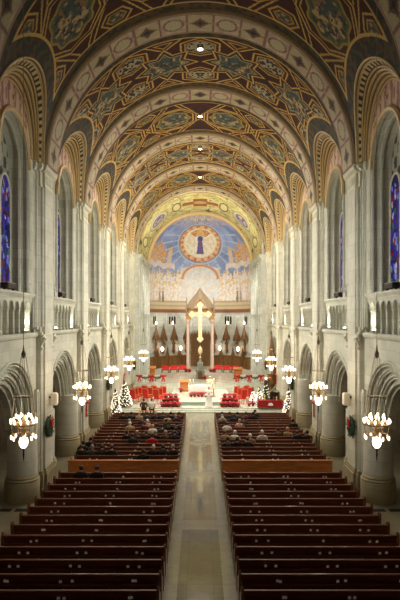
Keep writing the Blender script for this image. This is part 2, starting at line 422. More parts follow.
BAYS = [PC[0]-B/2+B*i for i in range(0, 6)]     # centres of bays: index 0 -> between pier -1 and 0 ... last before pier 5
ASP = 3.2   # arcade springing
for s in (-1, 1):
    mb = MB()
    # plain wall near the gallery behind the camera
    mb.box(s*XW, s*(XW+.3), -4, PC[0]-B, 0, ZS+.3)
    for bi, yc in enumerate(BAYS):
        y0, y1 = yc-B/2, yc+B/2
        # arcade: stepped orders
        orders = [(XW-.2,3.0),(XW-.05,3.0),(XW-.05,2.84),(XW+.12,2.7),(XW+.12,2.56),(XW+.3,2.42),(XW+.3,2.28),(XW+.5,2.12),(XW+.8,2.12)]
        p0 = arch_pts(yc,3.0,ASP)
        arch_wall(mb, s*(XW-.2), y0, y1, ASP, 7.3, p0, ASP)
        for (xa,a),(xb,b) in zip(orders[:-1], orders[1:]):
            arch_ring(mb, s*xa, s*xb, yc, a, b, ASP)
        arch_wall(mb, s*(XW+.8), y0, y1, ASP, 7.35, arch_pts(yc,2.12,ASP), ASP)
        for xr, a, r in ((XW-.21,3.06,.06),(XW-.18,2.93,.045),(XW-.03,2.78,.05),(XW+.02,2.68,.04),(XW+.14,2.50,.05),(XW+.2,2.4,.04),(XW+.32,2.22,.05),(XW+.5,2.1,.05)):
            mb.tube([(s*xr,)+q for q in arch_pts(yc,a,ASP)], r, 6)
        # string course under the triforium
        xs_ = XW-.2
        mb.prism([((xs_+.1)*s,7.05),(s*(xs_-.08),7.16),(s*(xs_-.13),7.25),(s*(xs_-.13),7.36),(s*(xs_+.1),7.36)], 1, y0, y1)
        # triforium blind arcade: recessed back, small pointed arches on slim shafts
        xt = XW-.18; xbk = XW+.02
        mb.quad((s*xbk,y0,7.3),(s*xbk,y1,7.3),(s*xbk,y1,8.95),(s*xbk,y0,8.95))
        mb.quad((s*(xs_-.05),y0,7.36),(s*(xs_-.05),y1,7.36),(s*xbk,y1,7.36),(s*xbk,y0,7.36))
        na = 9; w = 6.3/na
        for k in range(na):
            c = yc-3.15+w*(k+.5)
            pts = pointed(c, w*.36, 8.32, .38)
            arch_wall(mb, s*xt, c-w/2, c+w/2, 8.32, 8.95, pts, 8.32)
            arch_reveal(mb, s*xt, s*xbk, pts, pts, 8.32)
            mb.tube([(s*(xt-.01),)+p for p in pts], .022, 5)
        for k in range(na+1):
            c = yc-3.15+w*k
            mb.lathe([(.065,7.36),(.065,7.46),(.038,7.5),(.038,8.24),(.065,8.3),(.065,8.36)], (s*(xt+.05),c,0), 8)
            mb.box(s*(xt+.06), s*xbk, c-.04, c+.04, 7.36, 8.4)
        mb.box(s*xt, s*xbk, y0, yc-3.15, 7.3, 8.95); mb.box(s*xt, s*xbk, yc+3.15, y1, 7.3, 8.95)
        # ledge
        mb.prism([(s*(XW+.0),8.86),(s*(XW-.19),8.88),(s*(XW-.24),8.94),(s*(XW-.30),8.99),(s*(XW-.30),9.07),(s*(XW+1.3),9.07),(s*(XW+1.3),8.86)], 1, y0, y1)
        # clerestory wall with the window opening and its jamb colonnettes
        xc = XC
        wp = arch_pts(yc,1.78,14.3)
        arch_wall(mb, s*xc, y0, y1, 9.08, ZS+.02, [p for p in arch_pts(yc,1.78,14.3) if p[1] <= ZS+.01][:1]+[(yc-1.78,ZS+.015),(yc+1.78,ZS+.015)]+[(yc+1.78,14.3)], 9.08)
        w2 = arch_pts(yc,1.5,14.3)
        arch_reveal(mb, s*xc, s*(xc+.7), wp, w2, 9.08)
        for a, xr in ((1.80,xc-.02),(1.62,xc+.28)):
            mb.tube(arch_path(s*xr,yc,a,14.3,9.08), .085, 6)
        for e in (-1,1):     # clustered colonnettes by the pilasters
            mb.tube([(s*(XC+.02),yc+e*3.12,9.08),(s*(XC+.02),yc+e*3.12,14.6)], .13, 8)
            mb.tube([(s*(XC+.1),yc+e*2.3,9.08),(s*(XC+.1),yc+e*2.3,14.6)], .09, 8)
            mb.box(s*(XC+.0), s*(XC+.2), yc+e*2.16, yc+e*2.24, 9.08, 14.7)
            mb.tube([(s*(XC+.12),yc+e*2.02,9.08),(s*(XC+.12),yc+e*2.02,14.6)], .06, 8)
        # sill blocks with small finials
        for e in (-1,1):
            mb.box(s*(XC-.1), s*(XC+.25), yc+e*2.1-.22, yc+e*2.1+.22, 9.08, 9.27)
            mb.lathe([(.13,0),(.08,.12),(.12,.2),(.05,.32),(.07,.38),(.001,.5)], (s*(XC+.02),yc+e*2.1,9.27), 8)
        # outer wall behind window
    mb.box(s*9.6, s*9.9, -4, PC[5], 7.2, 18)
    wl = struct(mb.build('wall_'+SIDE[s], M['stone']))
    wl['label'] = f'pale stone {SIDE[s]} nave wall with arcade, blind gallery and clerestory'
    # side-aisle wall, vault and pilasters
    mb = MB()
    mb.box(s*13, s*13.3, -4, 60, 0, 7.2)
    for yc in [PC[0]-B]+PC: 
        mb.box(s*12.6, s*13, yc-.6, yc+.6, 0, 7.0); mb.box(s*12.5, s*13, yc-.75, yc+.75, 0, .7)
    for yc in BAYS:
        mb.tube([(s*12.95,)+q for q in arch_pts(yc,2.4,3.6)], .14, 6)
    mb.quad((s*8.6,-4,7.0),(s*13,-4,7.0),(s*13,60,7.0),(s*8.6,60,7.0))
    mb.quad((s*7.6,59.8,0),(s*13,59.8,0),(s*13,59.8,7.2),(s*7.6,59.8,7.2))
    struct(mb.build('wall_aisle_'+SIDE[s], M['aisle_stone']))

# back wall behind the camera (closes the room) and gable
mb = MB(); mb.quad((-14,-4,0),(14,-4,0),(14,-4,24),(-14,-4,24))
struct(mb.build('wall_back', M['stone']))

# windows (stained lancets set in stone tracery)
wn = 0
for s in (-1, 1):
    for bi, yc in enumerate(BAYS):
        wn += 1
        t = bpy.data.objects.new(f'window_{wn}', None); COL.objects.link(t); t.location = (s*8.03, yc, 9.08); struct(t)
        t['label'] = 'tall stained glass lancet window in stone tracery'
        # tracery plate: painted lace of pale stone over dark openings
        nu, nv = 40, 90
        U, V = np.meshgrid(np.linspace(-1.56,1.56,nu), np.linspace(0,6.9,nv), indexing='ij')
        V = np.minimum(V, 5.22+np.sqrt(np.maximum(1.56**2-U**2,0)))
        P = np.stack([np.zeros_like(U), U, V], -1)
        C = np.empty(U.shape+(3,)); C[:] = (168,166,150)
        hole = (np.sin(U*7.5)*np.sin(V*6.2) > .12) & (V > 4.3); put(C, hole, (70,72,68))
        hole = (np.abs(np.hypot(U, V-5.7)-.62) < .1); put(C, hole, (190,188,170))
        g = grid_mesh('tracery', P, C, M['vcol'], t)
        for k in (-1,1):
            mb = MB(); top = 4.5
            pts = pointed(k*.80, .60, top-.6, .9)
            poly = [(pts[0][0],.12)]+pts+[(pts[-1][0],.12)]
            mb.prism(poly, 0, -s*.10, -s*.06)
            mb.build('pane', M['glass'], t)
            mb = MB(); fr = [(-s*.09,)+p for p in poly]; mb.tube(fr, .06, 6, closed=True)
            mb.build('mullion', M['carved'], t)
        # narrow slits at either side
        for e in (-1,1):
            mb = MB(); mb.prism([(e*2.68-.1,.4),(e*2.68+.1,.4),(e*2.68+.1,3.1),(e*2.68,3.4),(e*2.68-.1,3.1)], 0, -s*.575, -s*.55)
            mb.build('slit', M['slit'], t)

# ------------------------------------------------------------------ PIERS
def make_pier():
    t = bpy.data.objects.new('pillar', None); COL.objects.link(t)
    # s=+1 : nave face towards -x.  local x measured from XP outward
    mb = MB(); PA = 1.48; PXC = .79
    mb.box(.25,1.38,-PA,PA,0,ASP+.6)
    mb.box(.0,.3,-.66,.66,0,7.3); mb.box(.12,.5,-.92,.92,0,7.3); mb.box(.22,.6,-1.2,1.2,0,ASP+1.6)
    for e in (-1,1):
        mb.lathe([(.64,1.0),(.64,ASP+.3)], (PXC,e*PA,0), 28)
        mb.tube([(.14,e*.79,1.1),(.14,e*.79,7.2)], .07, 8)
        mb.tube([(.23,e*1.02,1.1),(.23,e*1.02,ASP+1.5)], .07, 8)
    mb.build('shaft', M['stone_pl'], t, True)
    mb = MB()
    prof = [(.75,0),(.75,.84),(.71,.9),(.75,.95),(.68,1.02),(.70,1.07),(.645,1.14)]
    for e in (-1,1): mb.lathe(prof, (PXC,e*PA,0), 28)
    mb.box(.12,1.5,-PA,PA,0,.95)
    mb.box(-.12,.3,-.78,.78,0,.95); mb.box(-.07,.35,-.74,.74,.95,1.05); mb.box(-.04,.35,-.71,.71,1.05,1.15)
    mb.box(.0,.4,-1.04,1.04,0,.95); mb.box(.04,.4,-1.0,1.0,.95,1.1)
    mb.build('plinth', M['stone_base'], t, True)
    mb = MB()
    # upper pilaster, wider, carried on corbels
    mb.box(0,.7,-.66,.66,7.3,13.9)
    mb.box(.14,.8,-.98,.98,7.3,13.9)
    for e in (-1,1):
        mb.tube([(.10,e*.83,7.6),(.10,e*.83,13.9)], .10, 8)
        for yy, xx, rr_ in ((1.0,.2,.06),(1.1,.27,.05),(1.22,.30,.07),(1.34,.36,.05)): mb.tube([(xx,e*yy,7.6),(xx,e*yy,14.2)], rr_, 8)
        mb.box(.3,.9,min(e*1.2,e*1.4),max(e*1.2,e*1.4),9.0,14.3)
        mb.box(.2,.8,min(e*1.0,e*1.22),max(e*1.0,e*1.22),7.5,14.2)
    mb.build('upper_pilaster', M['stone_pl'], t, True)
    mb = MB()
    for e in (-1,1):    # scroll corbels
        pts = [(.12,e*.92,7.25),(.0,e*.92,7.2),(-.05,e*.92,7.05),(.03,e*.92,6.92),(.1,e*.92,6.84),(.1,e*.92,6.7),(.04,e*.92,6.62),(.14,e*.92,6.55)]
        mb.tube(pts, [.08,.09,.09,.075,.065,.065,.06,.04], 8)
        mb.cbox((.25,e*.92,7.3),(.4,.26,.1))
    mb.build('corbel', M['carved'], t, True)
    mb = MB()
    mb.box(-.02,.75,-.72,.72,13.9,14.02); mb.box(.1,.85,-1.05,1.05,13.9,14.02)
    mb.box(.0,.75,-.70,.70,14.02,14.6); mb.box(.12,.85,-1.03,1.03,14.02,14.6)
    mb.prism([(0,14.6),(-.12,14.72),(-.16,14.92),(.9,14.92),(.9,14.6)], 1, -.95, .95)
    mb.prism([(.12,14.6),(.0,14.72),(-.02,14.92),(.9,14.92),(.9,14.6)], 1, -1.22, 1.22); mb.prism([(.26,14.55),(.2,14.7),(.18,14.92),(.9,14.92),(.9,14.55)], 1, -1.5, 1.5)
    for k in range(-2,3):
        mb.sphere((.0,k*.26,14.3),.13,8,6,(.4,1,1.6))
    mb.build('capital', M['carved'], t)
    return t
proto = make_pier()
first = True
for s in (-1,1):
    for n, yc in enumerate([PC[0]-B]+PC):
        if first: o = proto; first = False; o.location = (s*XP,yc,0)
        else: o = dup(proto, (s*XP,yc,0))
        o.scale = (s,1,1); struct(o)
        o['label'] = f'pale stone {SIDE[s]} nave pier with round half columns and tall pilaster'

# ------------------------------------------------------------------ VAULT
MAROON = (60,19,16); GOLD = (220,184,104); FLOR = (46,50,37)
def paint_bay(U, A, Z, kind):
    """U along the bay (m), A angle from apex (rad, signed), Z height above springing"""
    V = np.abs(A)*RV
    C = np.empty(U.shape+(3,)); C[:] = MAROON
    nn = noise(U*3+40, V*3+11)
    C *= (.75+.5*nn)[...,None]
    sp = RV*math.radians(31.0)
    cents = [sp*.5, sp*1.5, sp*2.5]
    def panel(sd, fill, w=.0):
        put(C, sd < .10, (70,28,20))
        put(C, np.abs(sd) < .045, GOLD); put(C, np.abs(sd+.22) < .038, (200,164,92))
        m = sd < -.30
        if fill is not None: C[m] = fill[m]
    nz = noise(U*5, V*5); nz2 = noise(U*9+7, V*9+3)
    blue = np.empty(U.shape+(3,)); blue[:] = (70,92,92); blue[nz > .55] = (150,120,84); blue[nz > .72] = (196,176,132); blue[nz2 < .3] = (48,58,74)
    lace = np.empty(U.shape+(3,)); lace[:] = (58,44,40); lace[nz2 > .48] = (178,176,156)
    grid = np.empty(U.shape+(3,)); grid[:] = (80,84,66); grid[(np.sin(U*14)*np.sin(V*14)) > .1] = (150,150,124)
    if kind == 'oct':
        for c in cents:
            # diagonal double bands linking octagons
            for sg in (-1,1):
                for off in (-.16,.16):
                    for a, b in (((0,c+sp*.5+off),(sg*2.6,c+sp*.5+1.5+off)),((0,c+sp*.5+off),(sg*2.6,c+sp*.5-1.5+off)),((0,c-sp*.5+off),(sg*2.6,c-sp*.5+1.5+off))):
                        put(C, sdseg(U,V,a,b) < .038, GOLD)
            for sg in (-1,1):
                panel(sdpoly(U,V,ngon(sg*2.05,c+sp*.5,.62,.75,6,PI/2)), grid)
        for c in cents:
            so = sdpoly(U,V,ngon(0,c,1.95,1.72,8,PI/8))
            put(C, so < .1, (70,28,20)); put(C, np.abs(so) < .045, GOLD); put(C, np.abs(so+.2) < .035, GOLD)
            ang = np.arctan2(V-c,U); rr = np.hypot(U/1.12,V-c); sc = 1.08+.07*np.cos(ang*8)
            put(C, rr < sc+.12, (170,150,84)); put(C, rr < sc, (96,106,64))
            m = rr < sc-.12; C[m] = blue[m]
    else:
        for i, c in enumerate(cents):
            for sg in (-1,1):
                panel(sdpoly(U,V,ngon(sg*1.62,c-sp*.5,.95,1.15,6,0)), lace)
                panel(sdpoly(U,V,ngon(sg*1.62,c+sp*.5,.95,1.15,6,0)), lace)
                # kite panels
                panel(sdpoly(U,V,[(sg*2.62,c-1.0),(sg*2.62,c+1.0),(sg*1.6,c)]), None)
        for c in cents:
            so = sdpoly(U,V,starpts(0,c,1.75,1.12,8,0))
            put(C, so < .1, (70,28,20)); put(C, np.abs(so) < .045, GOLD); put(C, np.abs(so+.24) < .045, (150,160,136))
            m = so < -.32; C[m] = blue[m]
    # floral border along the ribs
    f1 = np.empty(U.shape+(3,)); f1[:] = FLOR; f1[nz > .58] = (82,78,50); f1[nz2 > .7] = (104,52,38); f1[nz < .3] = (40,48,48)
    e = np.abs(U)-2.62; m = e > 0; C[m] = f1[m]; put(C, np.abs(e) < .06, GOLD)
    # floral border round the lunette
    rl = np.hypot(U, Z)-RL
    e = rl-.72; low = Z < 4.3
    m = (e < 0) & low; C[m] = f1[m]; put(C, (np.abs(e) < .06) & low & (np.abs(U) < 2.66), GOLD)
    put(C, (np.abs(U) > 3.2), (170,146,108))
    return C*np.array([.90,.89,.86])
ce = bpy.data.objects.new('ceiling', None); COL.objects.link(ce); struct(ce, 'painted barrel vault with coffered panels')
kinds = ['star','oct','star','oct','star','oct']
for bi, yc in enumerate(BAYS):
    nu, nv = (150, 520) if bi in (1,2) else ((110,380) if bi == 3 else (80,300))
    u = np.linspace(-3.36,3.36,nu); sv = np.linspace(-1,1,nv)
    U, S = np.meshgrid(u, sv, indexing='ij')
    zl = np.sqrt(np.maximum(RL**2-U**2, 0)); thm = np.arcsin(zl/RV)
    A = S*(PI/2-thm)
    X = RV*np.sin(A); Z = RV*np.cos(A)
    P = np.stack([X, yc+U, ZS+Z], -1)
    C = paint_bay(U, A, Z, kinds[bi])
    grid_mesh('vault_bay', P, C, M['vcol'], ce)
# plain continuation behind camera
mb = MB()
for i in range(24):
    a, b = PI*i/24, PI*(i+1)/24
    mb.quad((RV*math.cos(a),-4,ZS+RV*math.sin(a)),(RV*math.cos(b),-4,ZS+RV*math.sin(b)),(RV*math.cos(b),PC[0]-B,ZS+RV*math.sin(b)),(RV*math.cos(a),PC[0]-B,ZS+RV*math.sin(a)))
mb.build('vault_end', plain('vault_paint',(96,60,44)), ce)

# transverse arches (painted soffits)
for n, yc in enumerate([PC[0]-B]+PC):
    hw = .95
    prof = [(RV+.35,-hw),(RA+.18,-hw),(RA+.10,-hw+.02),(RA+.02,-hw+.06)] + [(RA, -hw+.1+ (2*hw-.2)*k/22) for k in range(23)] + [(RA+.02,hw-.06),(RA+.10,hw-.02),(RA+.18,hw),(RV+.35,hw)]
    nv = 420 if n in (2,) else 300
    th = np.linspace(0, PI, nv)
    r = np.array([p[0] for p in prof]); y = np.array([p[1] for p in prof])
    RR, TH = np.meshgrid(r, th, indexing='ij'); YY, _ = np.meshgrid(y, th, indexing='ij')
    P = np.stack([RR*np.cos(TH), yc+YY, ZS+RR*np.sin(TH)], -1)
    arc = (TH-PI/2)*RA; L = PI*RA/17
    k = np.floor(arc/L+.5); q = arc-k*L; odd = (np.abs(k) % 2) > .5
    C = np.empty(RR.shape+(3,)); C[:] = (212,188,164)
    nz = noise(YY*4+n*9, arc*4); C *= (.88+.22*nz)[...,None]
    put(C, np.abs(np.abs(YY)-.76) < .05, (150,112,108))
    put(C, (np.abs(np.abs(q)-L*.5) < .06) & (np.abs(YY) < .76), (150,112,108))
    d1 = np.hypot(q, YY); 
    put(C, odd & (np.abs(d1-.46) < .05), (140,104,98)); put(C, odd & (d1 < .41), (206,196,160))
    put(C, odd & (np.abs(YY) < .12) & (d1 > .5) & (np.abs(YY) < .7), (196,160,146))
    dm = np.abs(q)**.75+np.abs(YY)**.75
    put(C, ~odd & (np.maximum(np.abs(q),np.abs(YY)) < .55), (204,190,150)); put(C, ~odd & (dm < .62), (120,92,84)); put(C, ~odd & (dm < .36), (60,48,48))
    edge = np.abs(YY) > hw-.12; C[edge] = (196,172,132)
    put(C, (RR > RA+.15), (110,88,60))
    o = grid_mesh('arch_rib', P, C*np.array([.86,.87,.88]), M['vcol'])
    struct(o, 'painted transverse arch of the nave vault')

# lunettes: splayed archivolt with dentils, tympanum with window head
for s in (-1,1):
    for bi, yc in enumerate(BAYS):
        t = bpy.data.objects.new('lunette', None); COL.objects.link(t); struct(t, 'gilded lunette arch over clerestory window')
        na, nt_ = 120, 50
        al = np.linspace(0, PI, na); tt = np.linspace(0,1,nt_)
        AL, T = np.meshgrid(al, tt, indexing='ij')
        xb = np.sqrt(RV**2-(RL*np.sin(AL))**2); r = RL+(2.28-RL)*T
        X = xb+(7.34-xb)*T
        P = np.stack([s*X, yc+r*np.cos(AL), ZS+r*np.sin(AL)], -1)
        C = np.empty(AL.shape+(3,)); C[:] = (186,168,128)
        den = (np.floor(AL*RL/.17) % 2) > .5
        for t0, t1, col in ((0,.07,(214,194,150)),(.07,.12,(92,74,48)),(.12,.16,(206,184,134)),(.36,.40,(84,66,42)),(.40,.46,(208,182,124)),(.46,.52,(104,82,50)),(.52,.60,(214,194,146)),(.60,.66,(120,96,60)),(.66,.74,(206,184,132)),(.74,.80,(108,86,56)),(.80,.88,(196,172,124)),(.88,.92,(100,80,54)),(.92,1.1,(206,180,124))):
            put(C, (T >= t0) & (T < t1), col)
        band = (T > .16) & (T < .36); put(C, band, (206,190,150)); put(C, band & den & (T > .19), (56,44,36))
        grid_mesh('archivolt', P, C, M['vcol'], t)
        mb = MB()
        for tq, rr in ((.03,.05),(.14,.035),(.43,.04),(.56,.045),(.70,.04),(.96,.05)):
            mb.tube([(s*(math.sqrt(RV**2-(RL*math.sin(a))**2)*(1-tq)+7.34*tq), yc+(RL+(2.28-RL)*tq)*math.cos(a), ZS+(RL+(2.28-RL)*tq)*math.sin(a)) for a in np.linspace(0,PI,40)], rr, 6)
        mb.build('archivolt_moulding', M['gold'], t, True)
        # tympanum ring between r=2.3 (around ZS) and window head r=1.78 (around 14.3)
        nk = 60; al = np.linspace(0, PI, nk); tt = np.linspace(0,1,24); AL, T = np.meshgrid(al, tt, indexing='ij')
        oy, oz = 2.36*np.cos(AL), ZS+2.36*np.sin(AL)
        # inner edge on window head, from ZS level up
        iz = np.maximum(14.3+1.80*np.sin(AL), ZS-.0); iy = np.sign(np.cos(AL))*np.sqrt(np.maximum(1.8**2-(iz-14.3)**2,0))
        Y = oy+(iy-oy)*T; Z = oz+(iz-oz)*T
        P = np.stack([np.full(Y.shape, s*7.33), yc+Y, Z], -1)
        C = np.empty(Y.shape+(3,)); C[:] = (206,178,158)
        bars = (np.sin(Y*9) > .45); put(C, bars, (150,108,108)); 
        dm = np.abs(((AL*4/PI*2+.5) % 1)-.5)*1.6+np.abs(T-.5); put(C, dm < .42, (196,164,130)); put(C, dm < .2, (126,84,60))
        grid_mesh('tympanum', P, C, M['vcol'], t)
        mb = MB(); mb.tube([(s*7.29,)+q for q in arch_pts(yc,1.84,14.3)], .11, 6)
        mb.build('window_head', M['gold'], t, True)

# choir bay: walls, yellow vault
CY0, CY1 = PC[5]+.9, APY
nu, nv = 110, 260
u = np.linspace(CY0, CY1, nu); a = np.linspace(-PI/2, PI/2, nv); U, A = np.meshgrid(u, a, indexing='ij')
rc = 6.86
P = np.stack([rc*np.sin(A), U, ZS+rc*np.cos(A)], -1)
W = U-(CY0+CY1)/2; V = A*rc
C = np.empty(U.shape+(3,)); C[:] = (204,198,134)
nz = noise(W*1.4, V*1.4+50); n2 = noise(W*3+9, V*3); C *= (.85+.25*nz)[...,None]
put(C, n2 > .72, (178,150,110)); put(C, np.abs(noise(W*1.1+30,V*1.1)-.5) < .03, (96,86,70))
cr = (np.maximum(np.abs(W)/2.2,np.abs(V)/2.2) < 1) & (np.minimum(np.abs(W),np.abs(V)) < .85)
put(C, (np.maximum(np.abs(W)/2.6,np.abs(V)/2.7) < 1) & (np.minimum(np.abs(W),np.abs(V)) < 1.05), (214,196,120)); put(C, cr, (150,92,58))
put(C, cr & (np.hypot(W,V) < .8), (186,160,96)); 
for vc in (-5.6,5.6):
    e = np.hypot(W/2.9,(V-vc)/1.55); put(C, e < 1, (150,128,120)); put(C, e < .9, (196,190,140)); put(C, e < .66, (96,106,150)); put(C, (e < .5) & (n2 > .4), (206,170,140))
for vc in (-2.9,2.9,-8.6,8.6):
    e = np.hypot(W/2.4,(V-vc)/.62); put(C, e < 1, (120,96,70)); put(C, e < .72, (214,206,150))
put(C, np.abs(np.abs(W)-5.4) < .16, (168,120,86)); put(C, np.abs(W) > 5.7, (206,190,150))
o = grid_mesh('vault_choir', P, C, M['vcol'], ce)
for s in (-1,1):
    mb = MB()
    x = 6.78
    mb.box(s*x, s*(x+.6), PC[5]+.6, CY1, 0, ZS)
    mb.box(s*(x-.22), s*x, CY0-.2, CY1, 14.3, 14.5); mb.box(s*(x-.35), s*x, CY0-.2, CY1, 14.5, 14.72); mb.box(s*(x-.45), s*x, CY0-.2, CY1, 14.72, ZS)
    mb.box(s*(x-.1), s*x, CY0, CY1, 12.7, 12.85)
    for k in range(6):
        yy = CY0+.4+k*2.3
        mb.tube([(s*(x-.1),yy,1.2),(s*(x-.1),yy,14.3)], .16, 8)
        mb.tube([(s*(x-.06),yy+.3,1.2),(s*(x-.06),yy+.3,14.3)], .09, 8)
    mb.box(s*(x-.2), s*x, CY0, CY1, 8.2, 8.45)
    struct(mb.build('wall_choir_'+SIDE[s], M['stone_w']))
    mb = MB()
    for k in range(5):
        yy = CY0+.75+k*2.3
        mb.box(s*(x-.06), s*x, yy, yy+1.5, 13.0, 14.1)
    struct(mb.build('trim_choir_'+SIDE[s], M['gold']))
    for k in range(5):
        yy = CY0+.95+k*2.3
        mb = MB(); pts = pointed(yy+.55,.5,11.9,.6); mb.prism([(pts[0][0],8.6)]+pts+[(pts[-1][0],8.6)], 0, s*(x-.05), s*(x-.01))
        wn += 1
        struct(mb.build(f'window_{wn}', M['choirlight']), 'bright lit opening in the choir wall')
    # screen wall closing the nave to the choir wall
    mb = MB(); mb.box(s*6.7, s*9.6, PC[5]+.75, PC[5]+1.0, 0, 18)
    struct(mb.build('wall_choir_return_'+SIDE[s], M['stone_w']))

# rim arch of the apse
mb = MB()
pts = [(APR*math.cos(a), APY, ZS+APR*math.sin(a)) for a in np.linspace(0,PI,60)]
mb.tube(pts, .2, 8); mb.tube([(p[0]*1.03,APY-.15,ZS+(p[2]-ZS)*1.03) for p in pts], .1, 6)
struct(mb.build('trim_apse_arch', M['gold'], smooth=True))

# apse wall (semicylinder) and mosaic
def apse(th, r=APR): return (r*math.sin(th), APY+r*math.cos(th))
mb = MB(); n = 60
zz = [0, 9.0]
for i in range(n):
    t0, t1 = -PI/2+PI*i/n, -PI/2+PI*(i+1)/n
    a, b = apse(t0), apse(t1)
    mb.quad(a+(0,), b+(0,), b+(9.0,), a+(9.0,))
    for z0, z1, d in ((8.62,8.72,.12),(6.75,6.85,.1),(3.25,3.4,.1)):
        a2, b2 = apse(t0,APR-d), apse(t1,APR-d)
        mb.quad(a2+(z0,), b2+(z0,), b2+(z1,), a2+(z1,)); mb.quad(a2+(z1,), b2+(z1,), b+(z1,), a+(z1,)); mb.quad(a2+(z0,), b2+(z0,), b+(z0,), a+(z0,))
for k in range(-4,5):       # slim shafts
    x, y = apse(math.radians(k*18+9) if k < 4 else math.radians(81), APR-.08)
    mb.tube([(x,y,3.4),(x,y,8.62)], .08, 6)
wa = struct(mb.build('wall_apse', M['stone_w']))
# reddish border under the mosaic
mb = MB()
for i in range(n):
    t0, t1 = -PI/2+PI*i/n, -PI/2+PI*(i+1)/n
    a, b = apse(t0,APR-.06), apse(t1,APR-.06)
    mb.mat(0).quad(a+(8.74,), b+(8.74,), b+(9.28,), a+(9.28,))
    mb.mat(1).quad(apse(t0,APR-.1)+(9.22,), apse(t1,APR-.1)+(9.22,), apse(t1,APR-.1)+(9.34,), apse(t0,APR-.1)+(9.34,))
struct(mb.build('trim_mosaic_border', [plain('brown_marble',(128,84,66),.4,var=.3,scale=8), M['gold']]))
